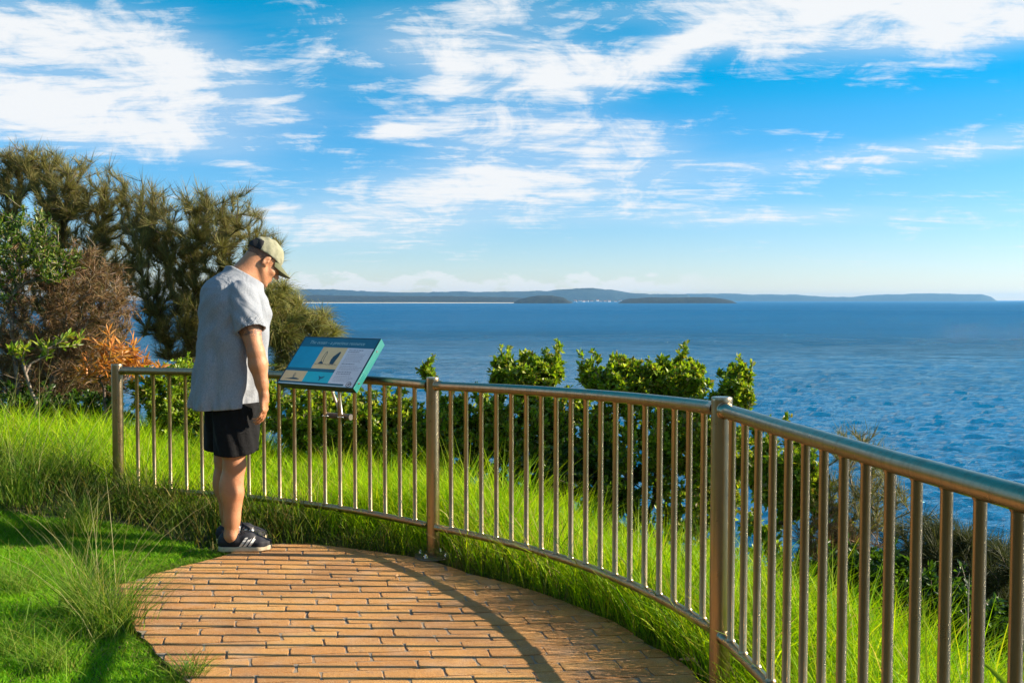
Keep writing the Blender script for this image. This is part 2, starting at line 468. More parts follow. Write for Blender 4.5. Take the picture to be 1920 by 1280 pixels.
if rest:
    V, Fc = join_data(rest); o = link('brick_field', pymesh('brick_field', V, Fc), 'clay_brick', paving); tag(o, kind='stuff')
print('bricks', len(bricks))

# ------------------------------------------------------------------ sea and far land
def b_sea(t, out):
    c = world_co(t)
    x, y, z = t.xyz(c)
    dist = t.m('SQRT', t.m('ADD', t.m('MULTIPLY', x, x), t.m('MULTIPLY', y, y)))
    h1 = t.noise(t.mapping(c, (1, 2.3, 1), (0, 0, 0), (0, 0, R(12))), .055, 3, .5, .6)
    h2 = t.noise(t.mapping(c, (1, 2.0, 1), (5, 9, 0), (0, 0, R(-10))), .24, 4, .6, .5)
    h3 = t.noise(t.mapping(c, (1, 1.7, 1), (2, 4, 0), (0, 0, R(18))), .95, 5, .62, .3)
    far = t.ramp(dist, 1500, 9000, 1, .75, False)
    out_ = t.ramp(dist, 160, 600)
    b1 = t.bump(h1, 3.4, out_)
    b2 = t.bump(h2, 1.6, t.m('MULTIPLY', out_, far), b1)
    b3 = t.bump(h3, .30, far, b2)
    patch = t.noise(t.mapping(c, (.6, 2.2, 1)), .004, 4, .55)
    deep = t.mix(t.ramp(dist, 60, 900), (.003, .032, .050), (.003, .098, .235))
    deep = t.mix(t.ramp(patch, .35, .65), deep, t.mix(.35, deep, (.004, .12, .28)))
    # broken water close under the cliff, and the odd whitecap
    fn = t.noise(t.mapping(c, (1, 1.6, 1)), .35, 8, .72, .8)
    near = t.ramp(dist, 62, 100, .16, 0)
    foam = t.ramp(t.m('ADD', fn, near), .70, .78)
    wc = t.m('MULTIPLY', t.ramp(fn, .715, .75), t.ramp(dist, 1500, 200))
    foam = t.m('MAXIMUM', foam, wc)
    # body light plus sky reflection; an unresolved, wind-roughened sea reflects far less at grazing angles than flat water
    rough = t.m('ADD', t.ramp(dist, 80, 2500, .10, .28), t.m('MULTIPLY', foam, .4))
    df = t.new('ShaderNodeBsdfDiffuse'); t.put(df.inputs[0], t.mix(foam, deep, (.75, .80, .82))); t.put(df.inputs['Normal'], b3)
    gl = t.new('ShaderNodeBsdfGlossy'); t.put(gl.inputs['Roughness'], rough); t.put(gl.inputs['Normal'], b3); t.put(gl.inputs[0], (.80, .93, 1.0, 1))
    fr = t.new('ShaderNodeFresnel'); fr.inputs[0].default_value = 1.333; t.put(fr.inputs['Normal'], b3)
    fac = t.m('MINIMUM', fr.outputs[0], t.ramp(dist, 90, 700, .70, .19))
    lane = t.noise(t.mapping(c, (.35, 1.0, 1), (0, 0, 0), (0, 0, R(8))), .011, 6, .68, .4); rip = t.noise(t.mapping(c, (.5, 1.0, 1), (3, 1, 0), (0, 0, R(-6))), .085, 6, .75, .3)
    ruf = t.m('ADD', t.ramp(lane, .36, .64, .25, .50, False), t.ramp(rip, .36, .64, 0, .65, False))          # ruffled and slick patches
    ruf = t.m('ADD', t.m('MULTIPLY', ruf, t.ramp(dist, 120, 420)), t.ramp(dist, 120, 420, .9, .18))
    fac = t.m('MULTIPLY', t.m('MULTIPLY', fac, ruf), t.m('SUBTRACT', 1.0, foam))
    mx = t.new('ShaderNodeMixShader'); t.put(mx.inputs[0], fac); t.l.new(df.outputs[0], mx.inputs[1]); t.l.new(gl.outputs[0], mx.inputs[2])
    t.l.new(mx.outputs[0], out.inputs[0])
mat('sea_water', b_sea)
rad = [0, 40, 80, 160, 320, 700, 1500, 4000, 10000, 30000, 90000]; V = [(0, 0, SEA)]; Fc = []
n = 72
for r in rad[1:]:
    for k in range(n):
        a = 2 * math.pi * k / n; V.append((r * math.cos(a), r * math.sin(a), SEA))
for k in range(n): Fc.append((0, 1 + k, 1 + (k + 1) % n))
for i in range(len(rad) - 2):
    for k in range(n):
        k2 = (k + 1) % n; a = 1 + i * n; Fc.append((a + k, a + n + k, a + n + k2, a + k2))
# near water: real waves, a sum of wind-sea trains, on a grid that coarsens with distance
na, nr_ = 420, 600
az_ = np.linspace(R(-31), R(31), na); inv = np.linspace(1 / 46., 1 / 1500., nr_); rr_ = 1 / inv
AA, RR = np.meshgrid(az_, rr_); PX = RR * np.sin(AA); PY = RR * np.cos(AA); hgt_ = np.zeros_like(PX); r5 = np.random.default_rng(5)
cell = np.maximum(RR * (az_[1] - az_[0]), RR ** 2 * (inv[0] - inv[1]) * .35)
for k in range(100):
    lam = .8 * (8 / .8) ** r5.random(); th = R(-95) + r5.normal(0, .55); kx_, ky_ = math.cos(th) * 2 * math.pi / lam, math.sin(th) * 2 * math.pi / lam
    amp = .0085 * lam ** .80; q_ = PX * kx_ + PY * ky_ + r5.random() * 6.28 + .6 * np.sin(PX * kx_ * .13 + PY * .05 + k)
    fade = np.clip((lam / cell - 1.4) / 2, 0, 1)
    hgt_ += amp * (1 - np.abs(np.sin(q_ * .5))) * 1.6 * fade if k % 3 == 0 else amp * np.sin(q_) * fade
edgef = np.clip((RR - 47) / 10, 0, 1) * np.clip((1480 - RR) / 500, 0, 1)
Vn = np.stack([PX, PY, SEA + .35 + hgt_ * edgef], -1).reshape(-1, 3); i = np.arange(nr_ - 1)[:, None] * na + np.arange(na - 1)[None]
Fn = np.stack([i, i + na, i + na + 1, i + 1], -1).reshape(-1, 4)
# the flat sheet carries on outside the wave grid
sea_far = [tuple(v) for v in V]
nb_ = len(sea_far)
me = mk('sea', np.concatenate([np.array(sea_far), Vn]), np.concatenate([np.array([f if len(f) == 4 else (f[0], f[1], f[2], f[2]) for f in Fc[n:]]), Fn + nb_]), True)
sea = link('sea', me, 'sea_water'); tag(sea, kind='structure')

def b_forest(c1, c2, sc):
    def b(t, out):
        c = world_co(t); n = t.noise(c, sc, 8, .7); n2 = t.noise(c, sc * .12, 4, .6)
        prin(t, out, t.mix(t.ramp(n, .35, .65), c1, t.mix(t.ramp(n2, .45, .7), c2, (c2[0] * 1.6, c2[1] * 1.4, c2[2]))), .95, 0, t.bump(n, 20))
    return b
mat('forested_hill', b_forest((.008, .020, .016), (.028, .052, .040), .012))
mat('island_forest', b_forest((.004, .009, .006), (.016, .026, .013), .03))
simple('beach_sand', (.62, .55, .42), .9, 0, .1, .01)
simple('cliff_rock', (.34, .27, .20), .9, 0, .3, .02)
def land(name, prof, D, depth, m, base=0.0, rough=.12, seed=1):
    """a real ridge: cross-section in depth, crest heights from the profile"""
    px = np.array([p[0] for p in prof], float); py = np.array([p[1] for p in prof], float)
    n = int((px[-1] - px[0]) / 2.2) + 2; X_ = np.linspace(px[0], px[-1], n); Yp = np.interp(X_, px, py)
    hz = (563 - Yp) / F * (D + depth * .45) + (CAMZ - SEA)
    rows = 13; V = []
    for j in range(rows):
        s = j / (rows - 1); d = D + depth * s
        env = math.sin(math.pi * min(1, s * 1.10) ** .8) if s < .91 else 0
        nz = hash_noise(np.stack([X_ * .06 + j * 3.3, np.full(n, j * 1.7)], 1), 1.0, seed) - .5
        nf = hash_noise(np.stack([X_ * .6 + j * 5.3, np.full(n, j * 1.7)], 1), 1.0, seed + 3) - .5
        end = np.clip(np.minimum(np.arange(n), np.arange(n)[::-1]) / 5.0, 0, 1) ** .6
        h = hz * env * end * (1 + rough * 1.2 * nz * (0 if abs(s - .5) < .06 else 1) + rough * .35 * nf) + base
        if j in (0, rows - 1): h = np.full(n, -4.0)
        ux = (X_ - 960) / F
        V.append(np.stack([ux * d, np.full(n, d), SEA + h], 1))
    V = np.concatenate(V); i = np.arange(rows - 1)[:, None] * n + np.arange(n - 1)[None]
    Fq = np.stack([i, i + 1, i + n + 1, i + n], -1).reshape(-1, 4)
    o = link(name, mk(name, V, Fq, False), m); tag(o, kind='structure'); return o
land('far_hills', [(380, 547), (480, 546), (530, 545), (600, 542), (700, 547), (800, 548.5), (870, 546), (900, 548), (960, 547), (1030, 545), (1070, 542), (1105, 540), (1140, 543), (1180, 549), (1230, 552), (1250, 551), (1300, 552)], 15500, 2600, 'forested_hill', seed=2)
land('far_headland', [(1230, 553), (1290, 551), (1370, 550.5), (1420, 552.5), (1450, 552), (1490, 552.5), (1540, 556), (1600, 556.5), (1640, 553), (1700, 551), (1760, 550.5), (1800, 551.5), (1840, 551.5), (1856, 556), (1870, 561.5)], 21000, 1500, 'forested_hill', seed=5)
land('coastal_forest', [(330, 553), (530, 553), (640, 554), (760, 555), (860, 555.5), (930, 556.5), (1000, 558.5), (1040, 561), (1075, 563)], 8400, 1300, 'island_forest', seed=8)
land('sand_beach', [(330, 566.6), (800, 566.8), (985, 567), (1000, 567.4)], 7700, 640, 'beach_sand', rough=.03, seed=4)
land('near_island', [(962, 565), (985, 558), (1010, 554), (1035, 554), (1055, 557), (1072, 565)], 6900, 400, 'island_forest', seed=6)
land('long_island', [(1158, 565), (1180, 560), (1215, 557), (1260, 558), (1300, 556.5), (1340, 558), (1360, 561), (1382, 565.5)], 7200, 450, 'island_forest', seed=7)
# white houses of the town at the foot of the far hill
simple('white_wall', (.85, .83, .78), .7)
simple('tile_roof', (.30, .16, .11), .7)
hme = None
for i in range(14):
    px = 1068 + i * 8.6 + random.uniform(-3, 3); D = 9900 + random.uniform(-200, 200)
    if 1060 < px < 1075: px += 12
    wv, dv, hv = 28, 12, 9
    if hme is None:
        V, Fc = box_data((0, 0, hv / 2), (wv, dv, hv))
        o8 = len(V); V += [Vector((-wv / 2 - 1, -dv / 2 - 1, hv)), Vector((wv / 2 + 1, -dv / 2 - 1, hv)), Vector((wv / 2 + 1, dv / 2 + 1, hv)), Vector((-wv / 2 - 1, dv / 2 + 1, hv)), Vector((-wv / 2, 0, hv + 5)), Vector((wv / 2, 0, hv + 5))]
        Fc += [(o8, o8 + 1, o8 + 5, o8 + 4), (o8 + 2, o8 + 3, o8 + 4, o8 + 5), (o8 + 1, o8 + 2, o8 + 5), (o8 + 3, o8, o8 + 4)]
        hme = pymesh('house', V, Fc, mi=[0] * 6 + [1] * 4); hme.materials.append(MATS['white_wall']); hme.materials.append(MATS['tile_roof'])
    hm = bpy.data.objects.new('house', hme); COL.objects.link(hm)
    hm.location = ((px - 960) / F * D, D, SEA + 3 + random.uniform(0, 8)); hm.rotation_euler = (0, 0, random.uniform(-.3, .3))
    hm.scale = (1, 1, random.uniform(.8, 1.5))
    tag(hm, 'tiny white house at the foot of the far hill between the two islands', 'house', 'white houses across the bay')

# air: one closed box of thin haze round everything, ground included
V, Fc = box_data((0, 11000, 60), (36000, 25200, 2 * 86)); hz_ = link('haze', pymesh('haze', V, Fc)); tag(hz_, kind='stuff')
def b_haze(t, out):
    v = t.new('ShaderNodeVolumePrincipled'); v.inputs['Color'].default_value = (.22, .56, 1, 1); v.inputs['Density'].default_value = 3.0e-5; v.inputs['Anisotropy'].default_value = .3
    t.l.new(v.outputs[0], out.inputs['Volume'])
hz_.data.materials.append(mat('thin_haze', b_haze))

# ------------------------------------------------------------------ railing
rail_root = empty('railing', (s1[0][0], s1[0][1], float(pave_z(6.6))), 'brushed stainless steel railing of upright balusters curving round the brick lookout', 'railing')
RB = Matrix.Translation(Vector(rail_root.location)).inverted()
def rl(p): return Vector(p) - Vector(rail_root.location)
def rail(name, s, dz, rad, npts=28):
    pts = []
    for i in range(npts):
        q = along(s, i / (npts - 1)); pts.append(rl((q[0], q[1], RZ(q[0], q[1]) - dz)))
    return tube(name, pts, rad, 'brushed_steel', rail_root, 20)
posts = [s1[0], s2[0], s2[-1], s3[-1]]
for s in SECT:
    rail('handrail', s, 0, .0255); rail('bottom_rail', s, RSEP, .0195)
bal_r = .0125
bme = None
for s, L, nb in zip(SECT, LEN, NB):
    for k in range(nb + (s is s3)):
        q = along(s, (.112 + k * .1226) / L) if s is s3 else along(s, (G + k * BP) / (18 * BP + 2 * G) if L < 2.51 and nb == 19 else (G + k * BP) / L); zt = RZ(q[0], q[1]) - .012
        if bme is None:
            prof = [(0, .0175), (.0035, .0150), (.008, bal_r), (RSEP - .045, bal_r), (RSEP - .040, .0150), (RSEP - .036, .0172)]
            V, Fc = tube_data([(0, 0, z) for z, r in prof], [r for z, r in prof], 14, False)
            bme = pymesh('baluster', V, Fc, True)
        o = link('baluster', bme, 'brushed_steel', rail_root)
        o.location = rl((q[0], q[1], RZ(q[0], q[1]) - RSEP + .0165))
for i, q in enumerate(posts):
    zt = RZ(q[0], q[1]) + .045; zb = float(pave_z(q[1], q[0])) - (.0 if 0 < i < 3 else .1)
    pr = .0365
    pts = [(0, 0, 0), (0, 0, .01), (0, 0, zt - zb - .014), (0, 0, zt - zb - .005), (0, 0, zt - zb - .001), (0, 0, zt - zb)]
    o = tube('post', pts, [pr, pr, pr, pr, pr - .0015, pr - .004], 'brushed_steel', rail_root, 28); o.location = rl((q[0], q[1], zb))
    # weld collars where the rails meet the post
    colls = []
    for s_, fr, sg in ((SECT[i - 1] if i > 0 else None, 1.0, -1), (SECT[i] if i < 3 else None, 0.0, 1)):
        if s_ is None: continue
        a = along(s_, .5 if fr else .5); e = along(s_, 1 - .03 if fr else .03)
        d = Vector((e[0] - q[0], e[1] - q[1], 0)).normalized()
        for dz, rr in ((0, .0255), (RSEP, .0195)):
            c0 = Vector((0, 0, RZ(q[0], q[1]) - dz - zb)) + d * (pr - .004)
            V, Fc = tube_data([c0, c0 + d * .003, c0 + d * .007], [rr + .006, rr + .0045, rr + .0005], 16, True)
            link('weld_collar', pymesh('weld_collar', V, Fc, True), 'brushed_steel', o)
    if i in (1, 2):
        bp = tube('base_plate', [(0, 0, .0), (0, 0, .009), (0, 0, .011)], [.104, .104, .102], 'dark_plate', o, 36)
        bp.location = (0, 0, .006)
        for k in range(4):
            a = R(45 + 90 * k + 20)
            bt = tube('bolt', [(0, 0, 0), (0, 0, .012), (0, 0, .012), (0, 0, .020), (0, 0, .024)], [.011, .011, .006, .0075, .004], 'bolt_steel', o, 8)
            bt.location = (.082 * math.cos(a), .082 * math.sin(a), .016)

# ------------------------------------------------------------------ interpretive sign on the railing
def flat(name, color, rough=.4): return simple(name, color, rough, 0, .06, 14)
flat('sign_edge', (.004, .045, .075), .3); flat('sign_side', (.015, .18, .165), .35); flat('sign_dark', (.004, .012, .02), .4)
flat('print_band', (.003, .14, .24), .5); flat('print_blue', (.002, .33, .56), .5); flat('print_cyan', (.004, .48, .64), .5)
flat('print_tan', (.72, .56, .30), .4); flat('print_grey', (.66, .71, .80), .4); flat('print_ink', (.010, .055, .09), .4)
flat('print_text', (.16, .20, .30), .4); flat('print_title', (.34, .62, .70), .4); flat('print_strip', (.42, .62, .72), .3); flat('print_brown', (.10, .05, .04), .4)
flat('print_pale', (.30, .34, .44), .4)
SW, SLn = .642, .362
BL = Vector((-1.426, 6.02, .900)); BR = Vector((-.903, 5.648, .900))
e1 = (BR - BL).normalized(); outw = Vector((.582, .813, 0)); tilt = R(49.5)
e2 = (outw * math.cos(tilt) + Vector((0, 0, 1)) * math.sin(tilt)).normalized(); e2 = (e2 - e1 * e2.dot(e1)).normalized(); e3 = e1.cross(e2).normalized()
if e3.z < 0: e3 = -e3
sgn = empty('information_sign', (BL + BR) / 2, 'tilted blue information sign with whale drawings mounted on the steel handrail', 'sign')
O = Vector(sgn.location)
def sp(s, t, h=0.0): return BL + e1 * (s * SW) + e2 * (t * SLn) + e3 * h - O
# tray: rim, sloping skirt underneath
d = .046
top = [sp(0, 0), sp(1, 0), sp(1, 1), sp(0, 1)]
ins = [.0] * 4
low = [sp(.030, .0, -d), sp(.992, .0, -d), sp(1.0, .97, -d), sp(.030, .97, -d)]
V = top + low
Fc = [(0, 1, 2, 3), (4, 7, 6, 5), (0, 4, 5, 1), (1, 5, 6, 2), (2, 6, 7, 3), (3, 7, 4, 0)]
me = pymesh('tray', V, Fc, mi=[0, 1, 1, 2, 1, 1])
for n_ in ('sign_edge', 'sign_dark', 'sign_side'): me.materials.append(MATS[n_])
link('tray', me, None, sgn)
# printed face
quads = []; mi = []; PM = ['print_band', 'print_blue', 'print_cyan', 'print_tan', 'print_grey', 'print_ink', 'print_strip', 'print_brown']
VV = []
def pq(s0, t0, s1_, t1, m, h):
    k = len(VV); VV.extend([sp(s0, t0, h), sp(s1_, t0, h), sp(s1_, t1, h), sp(s0, t1, h)]); quads.append((k, k + 1, k + 2, k + 3)); mi.append(m)
def pp(pts, m, h):
    k = len(VV); VV.extend([sp(a, b, h) for a, b in pts]); quads.append(tuple(range(k, k + len(pts)))); mi.append(m)
pq(.018, .03, .982, .975, 0, .0008)
pq(.018, .34, .335, .785, 1, .0014); pq(.335, .34, .655, .785, 3, .0014)
pq(.655, .065, .982, .785, 4, .0014)
pq(.018, .065, .315, .275, 3, .0014); pq(.315, .065, .655, .275, 2, .0014)
pq(.018, .03, .86, .048, 5, .0014); pq(.018, .008, .982, .030, 6, .0014)
pq(.86, .03, .982, .066, 4, .0013)
# whale drawings
pp([(.385, .44), (.40, .48), (.415, .50), (.43, .475), (.445, .47), (.45, .44)], 5, .002)
pp([(.415, .50), (.405, .56), (.408, .66), (.425, .71), (.432, .64), (.42, .56), (.43, .50)], 5, .002) if False else None
for (a, b, c_, e_) in ((.408, .50, .405, .62), (.405, .62, .418, .70), (.418, .70, .432, .66), (.432, .66, .43, .56), (.43, .56, .44, .48)):
    dx, dy = .003, .004; pp([(a - dx, b), (a + dx, b), (c_ + dx, e_), (c_ - dx, e_)], 5, .002)
pp([(.535, .44), (.525, .53), (.535, .60), (.565, .66), (.585, .70), (.602, .69), (.600, .60), (.590, .52), (.585, .44)], 5, .002)
for k in range(11):
    a = .35 + k * .026; pp([(a, .425 + .008 * math.sin(k * 1.7)), (a + .024, .430 + .008 * math.sin(k * 2.3)), (a + .024, .437 + .008 * math.sin(k * 2.3)), (a, .433 + .008 * math.sin(k * 1.7))], 5, .002)
pp([(.06, .105), (.12, .115), (.17, .135), (.215, .132), (.26, .112), (.26, .100), (.16, .098)], 5, .002)
for (a, b, c_, e_) in ((.165, .14, .158, .22), (.175, .14, .184, .22), (.17, .14, .171, .24)): pp([(a - .002, b), (a + .002, b), (c_ + .002, e_), (c_ - .002, e_)], 5, .002)
pp([(.49, .20), (.53, .175), (.575, .20), (.56, .155), (.535, .14), (.53, .105), (.515, .105), (.518, .145), (.505, .16)], 0, .002)
pp([(.92 + .032 * math.cos(a) , .062 + .05 * math.sin(a)) for a in [2 * math.pi * i / 20 for i in range(20)]], 7, .002)
pp([(.92 + .024 * math.cos(a) , .062 + .038 * math.sin(a)) for a in [2 * math.pi * i / 20 for i in range(20)]], 4, .0024)
pp([(.905, .045), (.915, .078), (.935, .085), (.945, .07), (.925, .065), (.93, .045)], 7, .0028)
me = pymesh('printed_face', VV, quads, mi=mi)
for n_ in PM: me.materials.append(MATS[n_])
link('printed_face', me, None, sgn)
def lettering(name, lines, m, parent):
    """lines: (text, s, t_baseline, size in metres, stretch) laid flat on the sign"""
    parts = []
    for txt, s0, t0, size, st in lines:
        cu = bpy.data.curves.new('lettering', 'FONT'); cu.body = txt; cu.size = size; cu.resolution_u = 2
        to = bpy.data.objects.new('lettering_tmp', cu); COL.objects.link(to)
        dg = bpy.context.evaluated_depsgraph_get(); tm = bpy.data.meshes.new_from_object(to.evaluated_get(dg))
        vs = [sp(s0, t0, .0026) + e1 * (v.co.x * st + v.co.y * .18) + e2 * v.co.y for v in tm.vertices]
        parts.append((vs, [tuple(p.vertices) for p in tm.polygons]))
        bpy.data.objects.remove(to); bpy.data.meshes.remove(tm); bpy.data.curves.remove(cu)
    V, Fc = join_data(parts); return link(name, pymesh(name, V, Fc), m, parent)
lettering('title_lettering', [('The ocean - a precious resource', .115, .845, .036, .98)], 'print_title', sgn)
# small type, too fine to read: rows of short strokes
rows = []; mrow = []; VV2 = []
tt = .735
for blk, nr in ((2, 7), (1, 4), (2, 5)):
    for r in range(blk + nr):
        head = r < blk; s_ = .69; L_ = random.uniform(.14, .18) if head else random.uniform(.20, .26)
        hgt = .014 if head else .007; end = s_ + L_
        while s_ < end:
            wd = random.uniform(.008, .030); k = len(VV2)
            VV2 += [sp(s_, tt, .0022), sp(s_ + wd, tt, .0022), sp(s_ + wd, tt + hgt, .0022), sp(s_, tt + hgt, .0022)]
            rows.append((k, k + 1, k + 2, k + 3)); mrow.append(0 if head else 1); s_ += wd + .006
        tt -= .038 if head else .026
    tt -= .022
me = pymesh('small_print', VV2, rows, mi=mrow); me.materials.append(MATS['print_text']); me.materials.append(MATS['print_pale']); link('small_print', me, None, sgn)
for s_, t_ in ((1.0, .78), (1.0, .14)):
    c0 = sp(s_, t_, -.018); r_ = tube('rivet', [c0, c0 + e1 * .003, c0 + e1 * .0045], [.0075, .006, .003], 'bolt_steel', sgn, 10)
# mounting: saddle brackets on the handrail, two stays down to a clamp bar across the balusters
ba, bb = along(s1, 14.6/20), along(s1, 13/20)
mid = along(s1, 13.6/20)
zc_ = .695
cl = [Vector((along(s1, (k+1) / 20)[0], along(s1, (k+1) / 20)[1], zc_)) + Vector((.582, .813, 0)) * .026 - O for k in (11.8, 12.5, 13.2, 13.45)]
tube('clamp_bar', cl, .019, 'dark_plate', sgn, 10)
for k in (12, 13):
    q = along(s1, (k+1) / 20); c0 = Vector((q[0], q[1], zc_)) - O
    ring = [c0 + Vector((math.cos(a) * .019, math.sin(a) * .019, 0)) for a in [2 * math.pi * i / 12 for i in range(13)]]
    tube('clamp_ring', ring, .0045, 'bolt_steel', sgn, 6, False)
simple('galvanised_stay', (.62, .60, .55), .4, .8)
c0 = (cl[1] + cl[2]) / 2
for s_ in (.47, .62): tube('stay', [c0, sp(s_, .33, -.045)], .0085, 'galvanised_stay', sgn, 8)
for s_ in (.18, .82):
    q = sp(s_, .22, -.040); V, Fc = box_data(q - Vector((0, 0, .012)), (.05, .035, .030), (e1, outw, Vector((0, 0, 1)))); link('saddle_bracket', pymesh('saddle_bracket', V, Fc), 'dark_plate', sgn)

# ------------------------------------------------------------------ figure: distance-field modeller (smooth unions, one continuous surface)
class Field:
    def __init__(s, lo, hi, h):
        s.lo = np.array(lo, float); s.h = h; s.n = np.ceil((np.array(hi) - s.lo) / h).astype(int) + 1
        s.a = np.full(s.n, .2, np.float32)
    def region(s, lo, hi, pad):
        i0 = np.clip(np.floor((np.array(lo) - pad - s.lo) / s.h).astype(int), 0, s.n - 1)
        i1 = np.clip(np.ceil((np.array(hi) + pad - s.lo) / s.h).astype(int) + 1, 1, s.n)
        ax = [(s.lo[k] + np.arange(i0[k], i1[k]) * s.h).astype(np.float32) for k in range(3)]
        return tuple(slice(i0[k], i1[k]) for k in range(3)), np.meshgrid(*ax, indexing='ij')
    def add(s, fn, lo, hi, k=.01):
        sl, (x, y, z) = s.region(lo, hi, k * 2 + .03); b = fn(x, y, z).astype(np.float32); a = s.a[sl]
        h = np.clip(.5 + .5 * (b - a) / k, 0, 1); s.a[sl] = b * (1 - h) + a * h - k * h * (1 - h)
        return s
    def sub(s, fn, lo, hi, k=.004):
        sl, (x, y, z) = s.region(lo, hi, k * 2 + .02); b = -fn(x, y, z).astype(np.float32); a = s.a[sl]
        h = np.clip(.5 - .5 * (b - a) / k, 0, 1); s.a[sl] = b * (1 - h) + a * h + k * h * (1 - h)
        return s
    def clip(s, fn):
        sl, (x, y, z) = s.region(s.lo, s.lo + s.n * s.h, 0); s.a = np.maximum(s.a, fn(x, y, z).astype(np.float32)); return s
    def cone(s, p1, r1, p2, r2, k=.012, sub=False):
        p1 = np.array(p1, float); p2 = np.array(p2, float); d = p2 - p1; L = max(d @ d, 1e-9)
        def fn(x, y, z):
            t = np.clip(((x - p1[0]) * d[0] + (y - p1[1]) * d[1] + (z - p1[2]) * d[2]) / L, 0, 1)
            return np.sqrt((x - p1[0] - t * d[0]) ** 2 + (y - p1[1] - t * d[1]) ** 2 + (z - p1[2] - t * d[2]) ** 2) - (r1 + (r2 - r1) * t)
        r = max(r1, r2); lo = np.minimum(p1, p2) - r; hi = np.maximum(p1, p2) + r
        return s.sub(fn, lo, hi, k) if sub else s.add(fn, lo, hi, k)
    def ell(s, c, rad, k=.012, M=None, sub=False):
        c = np.array(c, float); rad = np.array(rad, float); M = np.eye(3) if M is None else np.array(M)
        def fn(x, y, z):
            X_, Y_, Z_ = x - c[0], y - c[1], z - c[2]
            u = [(M[0, j] * X_ + M[1, j] * Y_ + M[2, j] * Z_) for j in range(3)]     # columns of M are the local axes
            k0 = np.sqrt(sum((u[j] / rad[j]) ** 2 for j in range(3))) + 1e-6
            k1 = np.sqrt(sum((u[j] / rad[j] ** 2) ** 2 for j in range(3))) + 1e-6
            return k0 * (k0 - 1) / k1
        r = rad.max(); return s.sub(fn, c - r, c + r, k) if sub else s.add(fn, c - r, c + r, k)
    def mesh(s, name, smooth=2):
        a = s.a; sg = a < 0; n = np.array(a.shape)
        cnt = np.zeros(n - 1, np.uint8)
        for i in (0, 1):
            for j in (0, 1):
                for k in (0, 1): cnt += sg[i:n[0] - 1 + i, j:n[1] - 1 + j, k:n[2] - 1 + k]
        act = (cnt > 0) & (cnt < 8); C = np.argwhere(act); idm = np.full(n - 1, -1, np.int32); idm[act] = np.arange(len(C))
        acc = np.zeros((len(C), 3)); w_ = np.zeros(len(C))
        cor = [(i, j, k) for i in (0, 1) for j in (0, 1) for k in (0, 1)]
        for A in cor:
            for ax in range(3):
                if A[ax]: continue
                B = list(A); B[ax] = 1
                va = a[tuple((C + A).T)].astype(float); vb = a[tuple((C + B).T)].astype(float); m = (va < 0) != (vb < 0)
                t = va / np.where(m, va - vb, 1); p = np.array(A, float) + np.outer(t, np.array(B) - np.array(A))
                acc[m] += p[m]; w_[m] += 1
        V = s.lo + (C + acc / w_[:, None]) * s.h; Q = []
        for ax in range(3):
            o1, o2 = [q for q in range(3) if q != ax]
            sl0 = [slice(1, -1)] * 3; sl1 = [slice(1, -1)] * 3; sl0[ax] = slice(0, n[ax] - 1); sl1[ax] = slice(1, n[ax])
            d = sg[tuple(sl0)] != sg[tuple(sl1)]; E = np.argwhere(d)
            off = np.ones(3, int); off[ax] = 0; E = E + off
            st = sg[tuple(E.T)]
            def g(da, db):
                q = E.copy(); q[:, o1] -= da; q[:, o2] -= db; return idm[tuple(q.T)]
            q = np.stack([g(0, 0), g(1, 0), g(1, 1), g(0, 1)], 1)
            flip = st if ax != 1 else ~st
            q[~flip] = q[~flip][:, ::-1]; Q.append(q)
        Q = np.concatenate(Q); Q = Q[(Q >= 0).all(1)]
        for _ in range(smooth):
            sm = np.zeros_like(V); ct = np.zeros(len(V))
            for i in range(4):
                for j in (1, 3): np.add.at(sm, Q[:, i], V[Q[:, (i + j) % 4]]); np.add.at(ct, Q[:, i], 1)
            V = V * .5 + sm / np.maximum(ct, 1)[:, None] * .5
        # orient outwards
        v0, v1, v2 = V[Q[:, 0]], V[Q[:, 1]], V[Q[:, 2]]; vol = np.einsum('ij,ij->i', v0, np.cross(v1, v2)).sum()
        if vol < 0: Q = Q[:, ::-1]
        return mk(name, V, Q, True)

PSI = R(28)
man = empty('person', (-1.535, 5.665, float(pave_z(5.6))), 'man in grey t-shirt, black shorts and olive cap reading the blue sign', 'person', rz=PSI)
def loc(px, py, y, base=455.):
    """photo pixel -> person frame (x forward, z up) at lateral offset y"""
    wx = (px - base) * .00301; return ((wx + y * math.sin(PSI)) / math.cos(PSI), y, (1030 - py) * .00303)
# --- head frame
flex = R(34); hyaw = R(5)
ear0 = np.array([.116, 0, 1.622])
hf = np.array([math.cos(flex), 0, -math.sin(flex)]); hu = np.array([math.sin(flex), 0, math.cos(flex)]); hs = np.array([0, 1., 0])
def hy(v):
    c, s_ = math.cos(hyaw), math.sin(hyaw); return np.array([c * v[0] - s_ * v[1], s_ * v[0] + c * v[1], v[2]])
hf, hu, hs = hy(hf), hy(hu), hy(hs)
HM = np.stack([hf, hs, hu], 1)
def H(f, s_, u): return ear0 + hf * f + hs * s_ + hu * u
B = Field((-.36, -.38, -.01), (.34, .38, 1.83), .0054)
# torso under the clothes
B.ell((-.05, 0, 1.30), (.125, .165, .20), .03); B.ell((-.06, 0, 1.05), (.125, .15, .22), .03); B.ell((-.075, 0, .90), (.11, .135, .14), .03)
